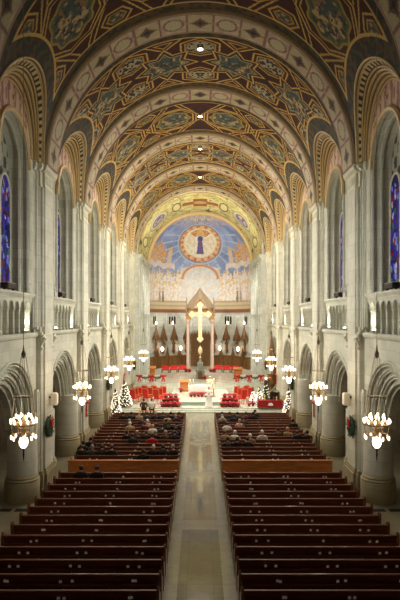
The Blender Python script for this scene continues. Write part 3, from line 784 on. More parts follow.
# mosaic painting
def mosaic_color(TH, PHI, Zc):
    """TH azimuth deg (0 centre), PHI elevation deg (semi-dome) ; Zc height over springing (neg below)"""
    lower = Zc < 0
    PH = np.where(lower, np.degrees(Zc/APR), PHI)          # continuous vertical coordinate
    C = np.empty(TH.shape+(3,)); C[:] = (134,154,206)
    n1 = noise(TH*.12+50, PH*.12+20); n2 = noise(TH*.35+10, PH*.35+70); n3 = noise(TH*1.1+5, PH*1.1+9)
    C += ((n1-.5)*46)[...,None]
    X = np.cos(np.radians(np.clip(PH,0,90)))*np.sin(np.radians(TH))/1.22; Zs = np.sin(np.radians(np.clip(PH,-60,90)))
    th0 = math.radians(34)
    Yd = np.cos(np.radians(np.clip(PH,0,90)))*np.cos(np.radians(TH))
    cosd = Yd*math.cos(th0)+Zs*math.sin(th0)
    D = np.degrees(np.arccos(np.clip(cosd,-1,1)))
    D = np.where(PH < 0, 99, D)
    ang = np.arctan2(Zs*math.cos(th0)-Yd*math.sin(th0), X)
    # upper cloud band near the rim
    top = PH > 63; put(C, top & (n2 > .42), (206,176,150)); put(C, top & (n2 > .6), (222,206,170)); put(C, (PH > 56) & (PH < 66) & (n2 > .52) & (np.abs(TH) < 80), (190,170,176))
    # rays / light-blue rings from the medallion
    for k in range(-7,8):
        aa = PI*1.5+k*.30
        dd = np.abs(np.angle(np.exp(1j*(ang-aa))))
        put(C, (dd < .035) & (D > 26) & (D < 52), (170,190,220))
    put(C, np.abs(D-33) < .8, (140,160,206))
    # medallion
    put(C, D < 28, (176,196,220)); put(C, D < 26.4, (124,140,186))
    put(C, D < 25.2, (216,168,120)); put(C, (D < 25.2) & (n3 > .5), (196,92,64)); put(C, (D < 24) & (D > 20.5) & (np.sin(ang*18) > .1), (226,190,140))
    put(C, (D < 20.5), (236,214,160)); put(C, (D < 20.5) & (n2 > .66), (226,186,140))
    put(C, (D < 19), (238,232,216)); put(C, (D < 17.5) & (n2 > .55), (230,214,184)); put(C, (D < 18) & (ang > .9) & (ang < 2.2) & (D > 9), (222,180,120)); put(C, (D < 18) & (ang > .9) & (ang < 2.2) & (D > 9) & (n3 > .55), (200,90,60))
    # central figure in blue with gold nimbus
    fx = TH*np.cos(np.radians(34)); fy = PH-34
    put(C, np.hypot(fx,fy-12) < 5.2, (226,186,96))
    put(C, (np.abs(fx) < 1.7+ (10-fy)*.085) & (fy < 8) & (fy > -15), (84,96,170)); put(C, (np.abs(fx) < .9) & (fy < 7) & (fy > -13), (150,84,110))
    put(C, (np.abs(fx) < 3.2) & (fy < 7) & (fy > 2), (70,82,156)); put(C, np.hypot(fx,fy-11) < 2.4, (214,168,130)); 
    # side groups of angels on clouds
    for sg in (-1,1):
        t = sg*TH
        reg = (t > 46) & (t < 84) & (PH > 5) & (PH < 30-np.abs(t-66)*.5+4*np.sin(t*.9))
        put(C, reg, (216,188,150)); put(C, reg & (np.sin(t*1.05) > .35), (224,200,168)); put(C, reg & (n3 > .6), (206,140,90)); put(C, reg & (n3 < .22), (170,140,130))
        for hx in range(48,84,6):
            hy = 24+4*math.sin(hx*1.7)-abs(hx-66)*.35
            put(C, np.hypot((t-hx),PH-hy) < 2.5, (222,170,92)); put(C, np.hypot((t-hx),PH-hy) < 1.3, (196,140,112))
        cl = (t > 32) & (t < 88) & (np.abs(PH-4-(t-60)*.03-1.5*np.sin(t*.35)) < 3.2); put(C, cl, (214,206,206)); put(C, cl & (n2 > .6), (230,216,200))
        ag = (np.abs(t-41) < 3.2) & (PH > 6) & (PH < 22); put(C, ag, (216,196,176)); put(C, np.hypot(t-41,PH-23) < 2.8, (222,180,110))
    # lower host of figures
    lo = PH < 1.5
    hgt = -5+3.2*np.sin(TH*.42)+2.5*np.sin(TH*1.3)
    gp = (PH < hgt); put(C, gp & (np.abs(TH) > 22), (222,216,208))
    put(C, gp & (np.sin(TH*1.15) > .5) & (np.abs(TH) > 22), (232,214,192)); put(C, gp & (np.sin(TH*1.15+2) > .72) & (np.abs(TH) > 22), (196,200,214))
    put(C, gp & (np.abs(TH) > 22) & (n2 > .66), (224,196,160)); put(C, gp & (np.abs(TH) > 22) & (n3 > .8), (190,160,140))
    for k in range(12):
        for sg in (-1,1):
            hx = sg*(26+k*5.4); hh = -5+3.2*math.sin(hx*.42)+2.5*math.sin(hx*1.3)-1
            put(C, np.hypot((TH-hx),PH-hh) < 2.0, (226,190,112)); put(C, np.hypot((TH-hx),PH-hh) < 1.0, (190,140,112))
            hh2 = -18+1.5*math.sin(k*2.2)
            put(C, np.hypot((TH-hx-2),PH-hh2) < 1.9, (222,186,116))
    # centre lower: cloud of angels and pale robes
    ct = (np.abs(TH) < 24) & (PH < 6-np.abs(TH)*.2); put(C, ct, (206,206,200)); put(C, ct & (n2 > .5), (190,196,206)); put(C, ct & (n2 > .68), (220,196,166))
    arc = np.abs(np.hypot(TH, (PH+12)*1.3)-22); put(C, (arc < 2.2) & (PH > -12), (216,176,130)); put(C, (arc < 1) & (PH > -12), (196,120,96))
    # dark robed figures, steps
    for sg in (-1,1):
        t = sg*TH
        for c0, col in ((50,(120,112,104)),(56,(150,138,124)),(70,(206,176,166))):
            put(C, (np.abs(t-c0) < 1.6+.6*np.sin(PH*.5+1)) & (PH < -27) & (PH > -41), col); put(C, np.hypot(t-c0,PH+24.5) < 1.8, (206,170,130))
        st = (PH < -38) & (t > 16) & (t < 92); put(C, st & (np.floor(PH/2.4) % 2 == 0), (196,176,140)); put(C, st & (np.floor(PH/2.4) % 2 != 0), (176,152,116))
        for c0, col in ((50,(116,110,106)),(57,(150,140,128)),(76,(214,176,166)),(83,(150,166,204))):
            put(C, (np.abs(t-c0) < 1.0+.5*np.sin(PH*.6)) & (PH < -30) & (PH > -40), col)
    put(C, (PH < -34) & (np.abs(TH) < 17), (204,198,184))
    tes = noise(TH*3.1, PH*3.1); C += ((tes-.5)*22)[...,None]
    g_ = C.mean(-1,keepdims=True); lowf = np.clip((6-PH)/10,0,1)[...,None]
    C = g_+(C-g_)*(.9-.16*lowf)
    return C
nt_, nz_ = 320, 150
th = np.linspace(-PI/2, PI/2, nt_)
z = np.linspace(9.3-ZS, 0, nz_)
TH, Z = np.meshgrid(th, z, indexing='ij')
P1 = np.stack([APR*np.sin(TH), APY+APR*np.cos(TH), ZS+Z], -1)
C1 = mosaic_color(np.degrees(TH), np.zeros_like(Z), Z-1e-6)
ph = np.linspace(0, PI/2-.002, 190)
TH2, PH = np.meshgrid(th, ph, indexing='ij')
P2 = np.stack([APR*np.cos(PH)*np.sin(TH2), APY+APR*np.cos(PH)*np.cos(TH2), ZS+APR*np.sin(PH)], -1)
# semi-dome is opened towards the nave: the pole lies overhead at the rim
C2 = mosaic_color(np.degrees(TH2), np.degrees(PH), np.ones_like(PH))
mo = grid_mesh('apse_mosaic', np.concatenate([P1, P2[:,1:]], 1), np.concatenate([C1, C2[:,1:]], 1), M['mosaic'])
struct(mo, 'blue and gold mosaic half dome over the apse'); mo.name = 'ceiling_apse_mosaic'

# ------------------------------------------------------------------ small slits with lamps in the apse, statues, canopies, panelling
def at_apse(obj, deg, d=0, z=0):
    t = math.radians(deg); x, y = apse(t, APR-d)
    obj.location = (x, y, z); obj.rotation_euler = (0,0,-t)      # local -y faces the centre
for deg in (-66,-36,36,66):
    wn += 1
    t = bpy.data.objects.new(f'window_{wn}', None); COL.objects.link(t); struct(t, 'triple dark slit opening in the apse wall')
    for k in (-1,0,1):
        mb = MB(); pts = pointed(k*.42,.13,8.0,.25,4); poly = [(pts[0][0],7.15)]+pts+[(pts[-1][0],7.15)]
        mb.prism(poly, 1, -.06, -.02); mb.build('slit', M['dark'], t)
    at_apse(t, deg)
    lab = f'small glowing lamp in the {"outer" if abs(deg) > 50 else "inner"} {SIDE[1 if deg > 0 else -1]} slit opening of the apse'
    l = thing('slit_lamp', lab, 'lamp', group='lamps in the apse openings'); 
    mb = MB(); mb.lathe([(.03,0),(.09,.05),(.11,.22),(.07,.4),(.02,.45)], (0,0,0), 10); mb.build('glass', M['lantern'], l, True)
    mb = MB(); mb.lathe([(.12,-.08),(.14,0),(.06,.03)], (0,0,0), 10); mb.build('bracket', M['brass'], l, True)
    at_apse(l, deg, .2, 7.1)

STNAME = {}
def robe_figure(h=1.6, mat=None):
    """carved standing saint, one continuous surface"""
    mb = MB()
    prof = [(.26,0),(.25,.1),(.21,.5),(.2,.8),(.22,1.0),(.235,1.18),(.2,1.3),(.1,1.36),(.065,1.40),(.07,1.43),(.1,1.48),(.112,1.55),(.1,1.64),(.05,1.70),(.001,1.71)]
    mb.lathe([(r*h/1.71,z*h/1.71) for r, z in prof], (0,0,0), 14, sx=1, sy=.8)
    k = h/1.71
    for e in (-1,1):
        mb.tube([(e*.2*k,0,1.22*k),(e*.27*k,-.06*k,.98*k),(e*.08*k,-.22*k,1.02*k)], [.09*k,.08*k,.05*k], 8)
    mb.tube([(0,-.09*k,1.56*k),(0,-.13*k,1.53*k)], [.02*k,.025*k], 6)
    return mb
fig_me = None
for i, deg in enumerate((-72,-54,-36,-18,18,36,54,72)):
    sd = SIDE[1 if deg > 0 else -1]; o_ = ORD[{18:0,36:1,54:2,72:3}[abs(deg)]]
    t = thing('saint_statue', f'brown carved saint under a spire, {o_} out from the centre on the apse {sd}', 'statue', group='carved saints round the apse')
    ob = robe_figure(1.55).build('figure', M['darkwood'], t, True)
    at_apse(t, deg, .42, 3.5)
    t = thing('statue_canopy', f'tall wooden spire canopy over the {o_} statue on the apse {sd}', 'canopy', group='spire canopies round the apse')
    mb = MB()
    mb.lathe([(.54,0),(.58,.08),(.48,.18),(.53,.3),(.40,.45),(.42,.5),(.30,.85),(.21,1.2),(.12,1.55),(.06,1.85),(.001,2.05)], (0,-.02,0), 8)
    for k in range(5):
        a = PI+PI*k/4
        mb.lathe([(.05,-.2),(.06,.25),(.03,.45),(.001,.62)], (.45*math.cos(a),.45*math.sin(a),0), 6)
    mb.build('spire', M['darkwood'], t, True)
    mb = MB(); mb.sphere((0,-.02,2.08),.06,8,6); mb.build('finial', M['darkwood'], t)
    at_apse(t, deg, .5, 5.05)
    mb = MB(); mb.lathe([(.02,-.5),(.15,-.3),(.2,-.1),(.32,-.04),(.34,0)], (0,0,0), 10)
    c = mb.build('statue_corbel', M['darkwood'], None, True); tag(c, f'carved wooden bracket carrying the {o_} statue on the apse {sd}', 'bracket', 'statue brackets round the apse')
    at_apse(c, deg, .42, 3.5)
# curved wooden panelling
for s in (-1,1):
    t = thing('choir_panelling', f'curved carved wooden panelling along the {SIDE[s]} half of apse wall', 'panelling', (0,0,1.2), group='choir panelling')
    mb = MB(); a0, a1 = 16, 84; nseg = 20
    for i in range(nseg):
        t0, t1 = math.radians(s*(a0+(a1-a0)*i/nseg)), math.radians(s*(a0+(a1-a0)*(i+1)/nseg))
        p = [apse(t0,APR-.45),apse(t1,APR-.45),apse(t1,APR-.05),apse(t0,APR-.05)]
        mb.prism(p, 2, 0, 1.45)
        if i % 2 == 0:
            q = apse((t0+t1)/2, APR-.5); mb.tube([(q[0],q[1],0),(q[0],q[1],1.5)], .06, 6)
    mb.build('panel', M['darkwood'], t)
    mb = MB()
    for i in range(nseg):
        t0, t1 = math.radians(s*(a0+(a1-a0)*i/nseg)), math.radians(s*(a0+(a1-a0)*(i+1)/nseg))
        p = [apse(t0,APR-.55),apse(t1,APR-.55),apse(t1,APR-.02),apse(t0,APR-.02)]
        mb.prism(p, 2, 1.45, 1.58)
    mb.build('cornice', M['darkwood'], t)
    for dg in (27,45,63):
        tt = math.radians(s*dg); q = apse(tt, APR-.3)
        mb = MB(); mb.prism([(-.36,0),(.36,0),(.12,.55),(.05,1.05),(0,1.2),(-.05,1.05),(-.12,.55)], 1, -.08, .08)
        g = mb.build('gable', M['darkwood'], t); g.location = (q[0],q[1],1.55); g.rotation_euler = (0,0,-tt)
# wall lanterns
for deg, sz in ((-27,.22),(27,.22),(-59,.26),(59,.26)):
    lab = f'bright hanging lantern against the apse wall, {"inner" if abs(deg) < 40 else "outer"} one on the {SIDE[1 if deg > 0 else -1]}'
    t = thing('wall_lantern', lab, 'lantern', group='lanterns on the apse wall')
    mb = MB(); sz *= .72; mb.lathe([(.02,-.3),(sz,-.15),(sz*1.15,.1),(sz*.6,.3),(.02,.34)], (0,0,0), 10); mb.build('glass', M['lantern'], t, True)
    mb = MB(); mb.tube([(0,0,.3),(0,.0,.9),(0,.55,.95)], .03, 6); mb.lathe([(.02,-.5),(.06,-.36),(.02,-.28)], (0,0,0), 6); mb.build('bracket', M['brass'], t)
    at_apse(t, deg, .7, 3.75)

# ------------------------------------------------------------------ BALDACHIN and high altar
def finial(mb, c, h):
    mb.lathe([(.10,0),(.10,.3*h),(.12,.33*h),(.07,.4*h),(.025,.85*h),(.05,.88*h),(.001,h)], c, 8)
t = thing('baldachin', 'tall gothic altar canopy on four rose marble columns in the apse', 'canopy', (0,71.6,1.2))
bw, bd = 1.55, 1.2
for ex in (-1,1):
    for ey in (-1,1):
        mb = MB(); mb.lathe([(.3,0),(.3,.3),(.24,.36),(.27,.42),(.19,.5),(.17,6.1),(.22,6.15),(.3,6.45),(.32,6.6)], (ex*bw,ey*bd,0), 16)
        mb.build('column', M['marble_r'], t, True)
mb = MB()
for ey in (-1,1):
    P = arch_pts(0,1.2,6.5,16); y = ey*bd
    for dy in (-.14,.14):
        for p, q in zip(P[:-1],P[1:]):
            top = lambda v: 9.0-abs(v)*1.15
            mb.quad((p[0],y+dy,p[1]),(q[0],y+dy,q[1]),(q[0],y+dy,max(top(q[0]),q[1]+.12)),(p[0],y+dy,max(top(p[0]),p[1]+.12)))
        for e in (-1,1): mb.quad((e*1.2,y+dy,6.5),(e*1.78,y+dy,6.5),(e*1.78,y+dy,7.4),(e*1.2,y+dy,7.65))
    for p, q in zip(P[:-1],P[1:]): mb.quad((p[0],y-.14,p[1]),(q[0],y-.14,q[1]),(q[0],y+.14,q[1]),(p[0],y+.14,p[1]))
    mb.tube([(-1.85,y-.16*1,7.1),(-.9,y-.16,8.0),(0,y-.16,9.1),(.9,y-.16,8.0),(1.85,y-.16,7.1)], .11, 6)
for ex in (-1,1):
    mb.box(ex*bw-.15, ex*bw+.15, -bd, bd, 6.6, 7.5)
mb.build('gable', M['gable'], t)
mb = MB(); mb.lathe([(2.0,7.9),(2.05,8.05),(1.75,8.5),(1.35,9.0),(.8,9.6),(.42,10.05),(.22,10.3),(.16,10.6),(.001,10.75)], (0,0,0), 8, PI/8, PI/8+2*PI, 1.0, .85)
[mb.tube([(2.0*math.cos(a),1.7*math.sin(a),8.0),(1.35*math.cos(a),1.15*math.sin(a),9.02),(.42*math.cos(a),.36*math.sin(a),10.07),(0,0,10.7)], .05, 5) for a in [PI/8+k*PI/4 for k in range(8)]]
mb.build('roof', M['bronze'], t)
mb = MB()
for ex in (-1,1):
    for ey in (-1,1): finial(mb, (ex*bw*1.12,ey*bd,7.6), 1.9)
finial(mb, (0,-bd,8.9), .8)
mb.build('pinnacle', M['bronze'], t, True)
# carved wooden reredos inside the baldachin
t = thing('altar_reredos', 'dark carved wooden reredos behind the high altar under the canopy', 'altar screen', (0,79.0,1.2))
mb = MB()
mb.box(-1.35,1.35,-.1,.15,0,4.6)
mb.build('panel', M['darkwood'], t)
mb = MB()
for k in range(-3,4):
    mb.prism([(k*.38-.17,4.2),(k*.38+.17,4.2),(k*.38,5.4-abs(k)*.12)], 1, -.2, .05)
    mb.lathe([(.05,0),(.05,4.4),(.02,5.0),(.001,5.4)], (k*.38+.19,-.16,0), 6)
mb.build('tracery', M['darkwood'], t)
t = thing('high_altar', 'grey marble high altar with brown tabernacle door and stepped tower', 'altar', (0,62.5,1.2))
mb = MB(); mb.bbox(-.5,.5,-.3,.4,0,.95,.04); mb.box(-.58,.58,-.38,.45,.95,1.05); mb.bbox(-.32,.32,-.2,.3,1.05,1.7,.03)
mb.lathe([(.36,1.7),(.3,1.82),(.14,1.95),(.08,2.2),(.001,2.4)], (0,.05,0), 8)
mb.build('body', plain('grey_marble',(150,158,148),.4,var=.15), t)
mb = MB(); mb.prism([(-.26,.05),(.26,.05),(.26,.7),(.18,.84),(0,.9),(-.18,.84),(-.26,.7)], 1, -.34, -.30); mb.build('tabernacle_door', M['darkwood'], t)
t = thing('gold_monstrance', 'glowing gold ornament rising above the grey tabernacle tower', 'ornament', (0,63.4,3.5))
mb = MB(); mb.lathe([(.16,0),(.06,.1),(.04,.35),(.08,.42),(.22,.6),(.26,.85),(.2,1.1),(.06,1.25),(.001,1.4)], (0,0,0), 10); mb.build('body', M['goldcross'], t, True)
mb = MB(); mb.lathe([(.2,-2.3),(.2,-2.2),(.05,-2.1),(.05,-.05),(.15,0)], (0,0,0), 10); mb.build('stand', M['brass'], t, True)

# ------------------------------------------------------------------ hanging cross
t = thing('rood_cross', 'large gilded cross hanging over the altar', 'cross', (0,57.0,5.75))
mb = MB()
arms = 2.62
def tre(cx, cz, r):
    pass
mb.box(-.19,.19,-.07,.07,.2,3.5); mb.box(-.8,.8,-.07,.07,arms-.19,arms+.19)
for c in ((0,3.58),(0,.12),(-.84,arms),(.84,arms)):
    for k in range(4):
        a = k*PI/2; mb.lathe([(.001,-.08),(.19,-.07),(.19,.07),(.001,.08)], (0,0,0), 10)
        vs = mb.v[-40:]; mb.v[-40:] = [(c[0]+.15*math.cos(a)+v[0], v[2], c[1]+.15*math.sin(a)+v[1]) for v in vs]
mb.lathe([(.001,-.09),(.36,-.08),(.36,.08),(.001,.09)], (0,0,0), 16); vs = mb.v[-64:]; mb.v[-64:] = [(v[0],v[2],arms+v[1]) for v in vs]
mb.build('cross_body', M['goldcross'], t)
mb = MB()   # corpus
mb.tube([(0,-.12,arms+.28),(0,-.16,arms+.12),(0,-.14,arms-.35),(0,-.14,arms-.6),(.02,-.16,arms-1.0),(0,-.12,arms-1.4)], [.07,.06,.12,.10,.08,.05], 8)
for e in (-1,1): mb.tube([(e*.08,-.14,arms-.02),(e*.35,-.13,arms+.06),(e*.62,-.12,arms+.12)], [.05,.04,.035], 6)
mb.sphere((0,-.17,arms+.3),.09,8,6,(1,1,1.2))
mb.build('corpus', M['candle'], t, True)
mb = MB()
for e in (-1,1): mb.tube([(e*.6,0,arms+.17),(e*.62,0,ZS-5.75+6.6)], .005, 4)
mb.build('cable', M['rod'], t)

# ------------------------------------------------------------------ CHANDELIERS
def make_chandelier():
    t = thing('chandelier', '', 'chandelier')
    # origin at the ring (z=4.9)
    mb = MB()
    mb.tube([(0,0,2.3),(0,0,14.2)], .009, 5)
    mb.lathe([(.02,2.0),(.07,2.05),(.09,2.13),(.03,2.25),(.015,2.4)], (0,0,0), 8)
    for k in range(6):
        a = k*PI/3
        mb.tube([(.09*math.cos(a),.09*math.sin(a),2.05),(.33*math.cos(a),.33*math.sin(a),.85),(.42*math.cos(a),.42*math.sin(a),.05)], .007, 4)
    mb.tube([(.33*math.cos(2*PI*i/24), .33*math.sin(2*PI*i/24), .85) for i in range(24)],.016,6,True)
    mb.build('chain', M['rod'], t)
    mb = MB()
    ring = lambda r, z, n=24: [(r*math.cos(2*PI*i/n), r*math.sin(2*PI*i/n), z) for i in range(n)]
    mb.tube(ring(.45,.02),.022,6,True); mb.tube(ring(.28,.0),.018,6,True); mb.tube(ring(.40,-.30),.016,6,True)
    for k in range(8):
        a = k*PI/4; c, s_ = math.cos(a), math.sin(a)
        mb.tube([(.05*c,.05*s_,-.12),(.28*c,.28*s_,-.04),(.45*c,.45*s_,.02),(.42*c,.42*s_,-.16),(.40*c,.40*s_,-.30)], .014, 5)
    mb.lathe([(.05,-.34),(.09,-.2),(.05,-.05),(.07,.1),(.03,.3)], (0,0,0), 10)
    mb.build('frame', M['brass'], t, True)
    cb = MB(); cb.lathe([(.016,.0),(.028,.025),(.031,.075),(.022,.115),(.006,.13)], (0,0,0), 8)
    hb = MB(); hb.lathe([(.008,-.11),(.026,-.09),(.032,-.04),(.022,.015),(.015,.02)], (0,0,0), 8)
    me1 = me2 = None
    for k in range(18):
        r, nn, z, k2 = (.45,12,.06,k) if k < 12 else (.26,6,.2,k-12)
        a = 2*PI*k2/nn+.1
        if me1 is None: o = cb.build('candle_lamp', M['bulb'], t, True); me1 = o.data
        else:
            o = bpy.data.objects.new('candle_lamp', me1); COL.objects.link(o); o.parent = t
        o.location = (r*math.cos(a), r*math.sin(a), z)
    for k in range(8):
        a = 2*PI*k/8+.2
        if me2 is None: o = hb.build('drop_lamp', M['bulb'], t, True); me2 = o.data
        else:
            o = bpy.data.objects.new('drop_lamp', me2); COL.objects.link(o); o.parent = t
        o.location = (.42*math.cos(a), .42*math.sin(a), -.33)
    mb = MB(); mb.lathe([(.06,-.36),(.13,-.4),(.16,-.5),(.145,-.6),(.08,-.69),(.02,-.71)], (0,0,0), 14); mb.build('globe', M['globe'], t, True)
    for o in t.children:
        o.location = (o.location.x*.85, o.location.y*.85, o.location.z)
        if not o.name.startswith(('candle','drop')):
            for v in o.data.vertices: v.co.x *= .85; v.co.y *= .85
    mb = MB();     mb = MB(); mb.lathe([(.02,-.7),(.045,-.74),(.02,-.8),(.03,-.9),(.008,-1.1)], (0,0,0), 8); mb.build('finial', M['iron'], t, True)
    return t
CH = []
proto = make_chandelier(); first = True
CHPOW = [54, 88, 115, 120, 110]
for s in (-1,1):
    for n in range(5):
        d = 16.9+B*n; x = 5.33 if n < 4 else 5.1
        lab = f'lit brass chandelier on the {SIDE[s]} side, {ORD[n]} counting from the near end'
        if first: o = proto; first = False; o['label'] = lab; o['group'] = 'hanging nave chandeliers'; o.location = (s*x,d,4.78)
        else: o = dup(proto, (s*x,d,4.78), None, lab, 'hanging nave chandeliers')
        CH.append(o)
        l = bpy.data.lights.new('chandelier_light','POINT'); l.energy = CHPOW[n]; l.color = (1,.80,.58); l.shadow_soft_size = .3
        lo = bpy.data.objects.new('chandelier_light', l); COL.objects.link(lo); lo.location = (s*x,d,5.15)

# ------------------------------------------------------------------ PEWS
PL = 5.36; PX = 3.78; PITCH = .927
def make_pew():
    t = thing('pew', '', 'pew')
    h = PL/2
    mb = MB(); mb.prism([(.02,.40),(.46,.43),(.47,.46),(.44,.475),(.0,.44)], 0, -h+.05, h-.05); mb.build('seat', M['pew'], t)
    mb = MB(); mb.prism([(-.0,.12),(.035,.12),(-.045,.86),(-.085,.86)], 0, -h+.05, h-.05); mb.build('backrest', M['pew'], t)
    mb = MB(); mb.prism([(-.115,.855),(-.02,.855),(-.015,.885),(-.04,.905),(-.10,.905),(-.12,.885)], 0, -h+.04, h-.04); mb.build('top_rail', M['pewtop'], t)
    for e in (-1,1):
        mb = MB(); poly = [(-.14,0),(.42,0),(.46,.08),(.44,.5),(.46,.56),(.40,.63),(.28,.66),(.14,.72),(.06,.84),(-.0,.97),(-.07,1.0),(-.14,.96),(-.16,.86),(-.12,.5)]
        mb.prism(poly, 0, e*h-.035, e*h+.035); mb.build('end_panel', M['pewend'], t)
    mb = MB(); mb.box(-h+.08,h-.08,-.19,-.06,.60,.62); mb.box(-h+.08,h-.08,-.2,-.185,.60,.68)
    for k in range(5): mb.box(-h+.15+k*(PL-.34)/4, -h+.19+k*(PL-.34)/4, -.19,-.05,.52,.62)
    mb.build('book_rack', M['pew'], t)
    mb = MB(); mb.bbox(-h+.15,h-.15,-.40,-.22,.13,.19,.015); 
    for k in range(3): mb.box(-h+.4+k*(PL-.9)/2,-h+.5+k*(PL-.9)/2,-.4,-.2,0,.13)
    mb.build('kneeler', M['pew'], t)
    me = None
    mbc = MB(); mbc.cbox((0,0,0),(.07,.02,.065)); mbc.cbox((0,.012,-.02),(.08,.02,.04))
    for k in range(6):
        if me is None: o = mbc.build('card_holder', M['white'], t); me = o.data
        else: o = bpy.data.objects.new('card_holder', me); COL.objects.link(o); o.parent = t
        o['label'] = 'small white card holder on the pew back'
    return t
pewproto = make_pew(); first = True
REAR = [25.8-PITCH*k for k in range(14)]
FRONT = [28.1+PITCH*k for k in range(16)]
def scatter_cards(p, seed):
    r = random.Random(seed); i = 0
    for ch in p.children:
        if ch.name.startswith('card_holder'):
            base = (-1.75,0.05,1.8)[i//2]+ (p['sh'] if 'sh' in p else 0)
            ch.location = (base+(.19 if i%2 else 0)+r.uniform(-.22,.22)*(0 if i%2 else 1), -.085-.035, .72+r.uniform(-.01,.02)); i += 1
for s in (-1,1):
    for blk, rows in (('rear',REAR),('front',FRONT)):
        for k, d in enumerate(rows):
            if blk == 'rear': lab = f'dark wooden pew in the {SIDE[s]} block, {ORD[k]} row behind the cross aisle'
            else: lab = f'dark wooden pew in the {SIDE[s]} block, {ORD[k]} row in front of the cross aisle'
            if first: o = pewproto; first = False; o.location = (s*PX,d,0); o['label'] = lab
            else: o = dup(pewproto, (s*PX,d,0), None, lab)
            o['group'] = f'{SIDE[s]} {blk} pews'
            scatter_cards(o, int(d*100)+s)
# pale wooden screen closing each front block towards the cross aisle
for s in (-1,1):
    t = thing('pew_screen', f'lighter brown wooden screen closing the {SIDE[s]} front pews at the cross aisle', 'screen', (s*PX,27.52,0))
    h = PL/2+.03
    mb = MB(); mb.box(-h,h,-.03,.03,.06,.96); mb.build('panel', M['panelwood'], t)
    mb = MB(); mb.box(-h-.03,h+.03,-.07,.07,.96,1.02); mb.build('top_rail', M['panelwood'], t)
    mb = MB(); mb.box(-h-.02,h+.02,-.05,.05,0,.12); mb.build('base_board', M['pew'], t)
    for k in range(7):
        mb = MB(); x = -h+.05+k*(2*h-.1)/6; mb.box(x-.04,x+.04,-.05,.0,.12,.96); mb.build('stile', M['panelwood'], t)

# ------------------------------------------------------------------ wreaths, ribbons, loudspeakers, floor grilles
def make_wreath():
    t = thing('wreath', '', 'wreath')
    mb = MB(); rr = random.Random(5)
    ring = [(0,.36*math.cos(2*PI*i/28),.36*math.sin(2*PI*i/28)) for i in range(28)]
    mb.tube(ring,.09,8,True)
    for i in range(260):
        a = rr.uniform(0,2*PI); b = rr.uniform(0,2*PI); R0 = .36+.11*math.cos(b); x0 = .1*math.sin(b)
        p = Vector((x0,R0*math.cos(a),R0*math.sin(a))); dirv = Vector((math.sin(b)*.5,math.cos(a)*math.cos(b)+rr.uniform(-.6,.6),math.sin(a)*math.cos(b)+rr.uniform(-.6,.6))).normalized()
        mb.tube([p,p+dirv*.09],[.018,.002],3)
    mb.build('foliage', M['fir'], t)
    mb = MB()
    for e in (-1,1):
        mb.sphere((-.12,e*.13,.32),.12,8,6,(.5,1.0,.7)); mb.tube([(-.12,e*.02,.28),(-.12,e*.08,.1),(-.1,e*.12,-.05)],[.03,.04,.04],5)
    mb.sphere((-.15,0,.32),.06,8,6)
    mb.build('bow', M['redrib'], t, True)
    return t
wp = make_wreath(); first = True
for s in (-1,1):
    for n in (1,3,5):
        lab = f'round green christmas wreath with red bow on the {SIDE[s]} side, {ORD[{1:0,3:1,5:2}[n]]} from the near end'
        loc = (s*(XP-.1), PC[n]-.35, 3.0)
        if first: o = wp; first = False; o.location = loc; o['label'] = lab
        else: o = dup(wp, loc, None, lab)
        o['group'] = 'wreaths on the nave piers'; o.rotation_euler = (0,0,0 if s > 0 else PI)
    for n in (2,4):
        t = thing('red_banner', f'narrow red ribbon hanging on the {SIDE[s]} pier {"beside the second chandelier" if n == 2 else "near the sanctuary"}', 'ribbon', (s*(XP-.06),PC[n],1.9), group='red ribbons on the piers')
        t.rotation_euler = (0,0,0 if s > 0 else PI)
        mb = MB(); 
        for e in (-1,1): mb.prism([(e*.10-.09,0),(e*.10,.08),(e*.10+.09,0),(e*.04+.07,.85),(e*.04-.07,.85)], 0, -.02+.012*e, .0+.012*e)
        mb.build('tail', M['redrib'], t)
        mb = MB()
        for e in (-1,1): mb.sphere((-.07,e*.15,.92),.14,8,6,(.5,1,.65))
        mb.sphere((-.09,0,.92),.07,8,6); mb.build('bow', M['redrib'], t, True)
    t = thing('loudspeaker', f'cream wall loudspeaker on the {SIDE[s]} pier above the nearest wreath', 'loudspeaker', (s*(XP-.02),PC[1]-.02,3.95))
    mb = MB(); mb.bbox(-.17,.17,-.36,-.08,0,.56,.04); c = mb.build('cabinet', M['cream'], t); 
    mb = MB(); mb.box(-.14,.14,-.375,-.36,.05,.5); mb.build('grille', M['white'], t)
    mb = MB(); mb.tube([(0,-.1,.35),(0,.02,.35)],.05,6); mb.build('bracket', M['black'], t)
    t.rotation_euler = (0,0,s*PI/2*-1)
for s in (-1,1):
    for k in range(2):
        mb = MB(); mb.box(-.34,.34,-.16,.16,0,.01)
        for j in range(8): mb.box(-.30+j*.08,-.26+j*.08,-.13,.13,.01,.016)
        o = mb.build('floor_grille', M['iron'], None, loc=(s*(7.35+k*.85),23.3,.001))
        tag(o, f'dark metal floor grille in the {SIDE[s]} aisle, {"nearer" if k == 0 else "further from"} the pews', 'floor grille')

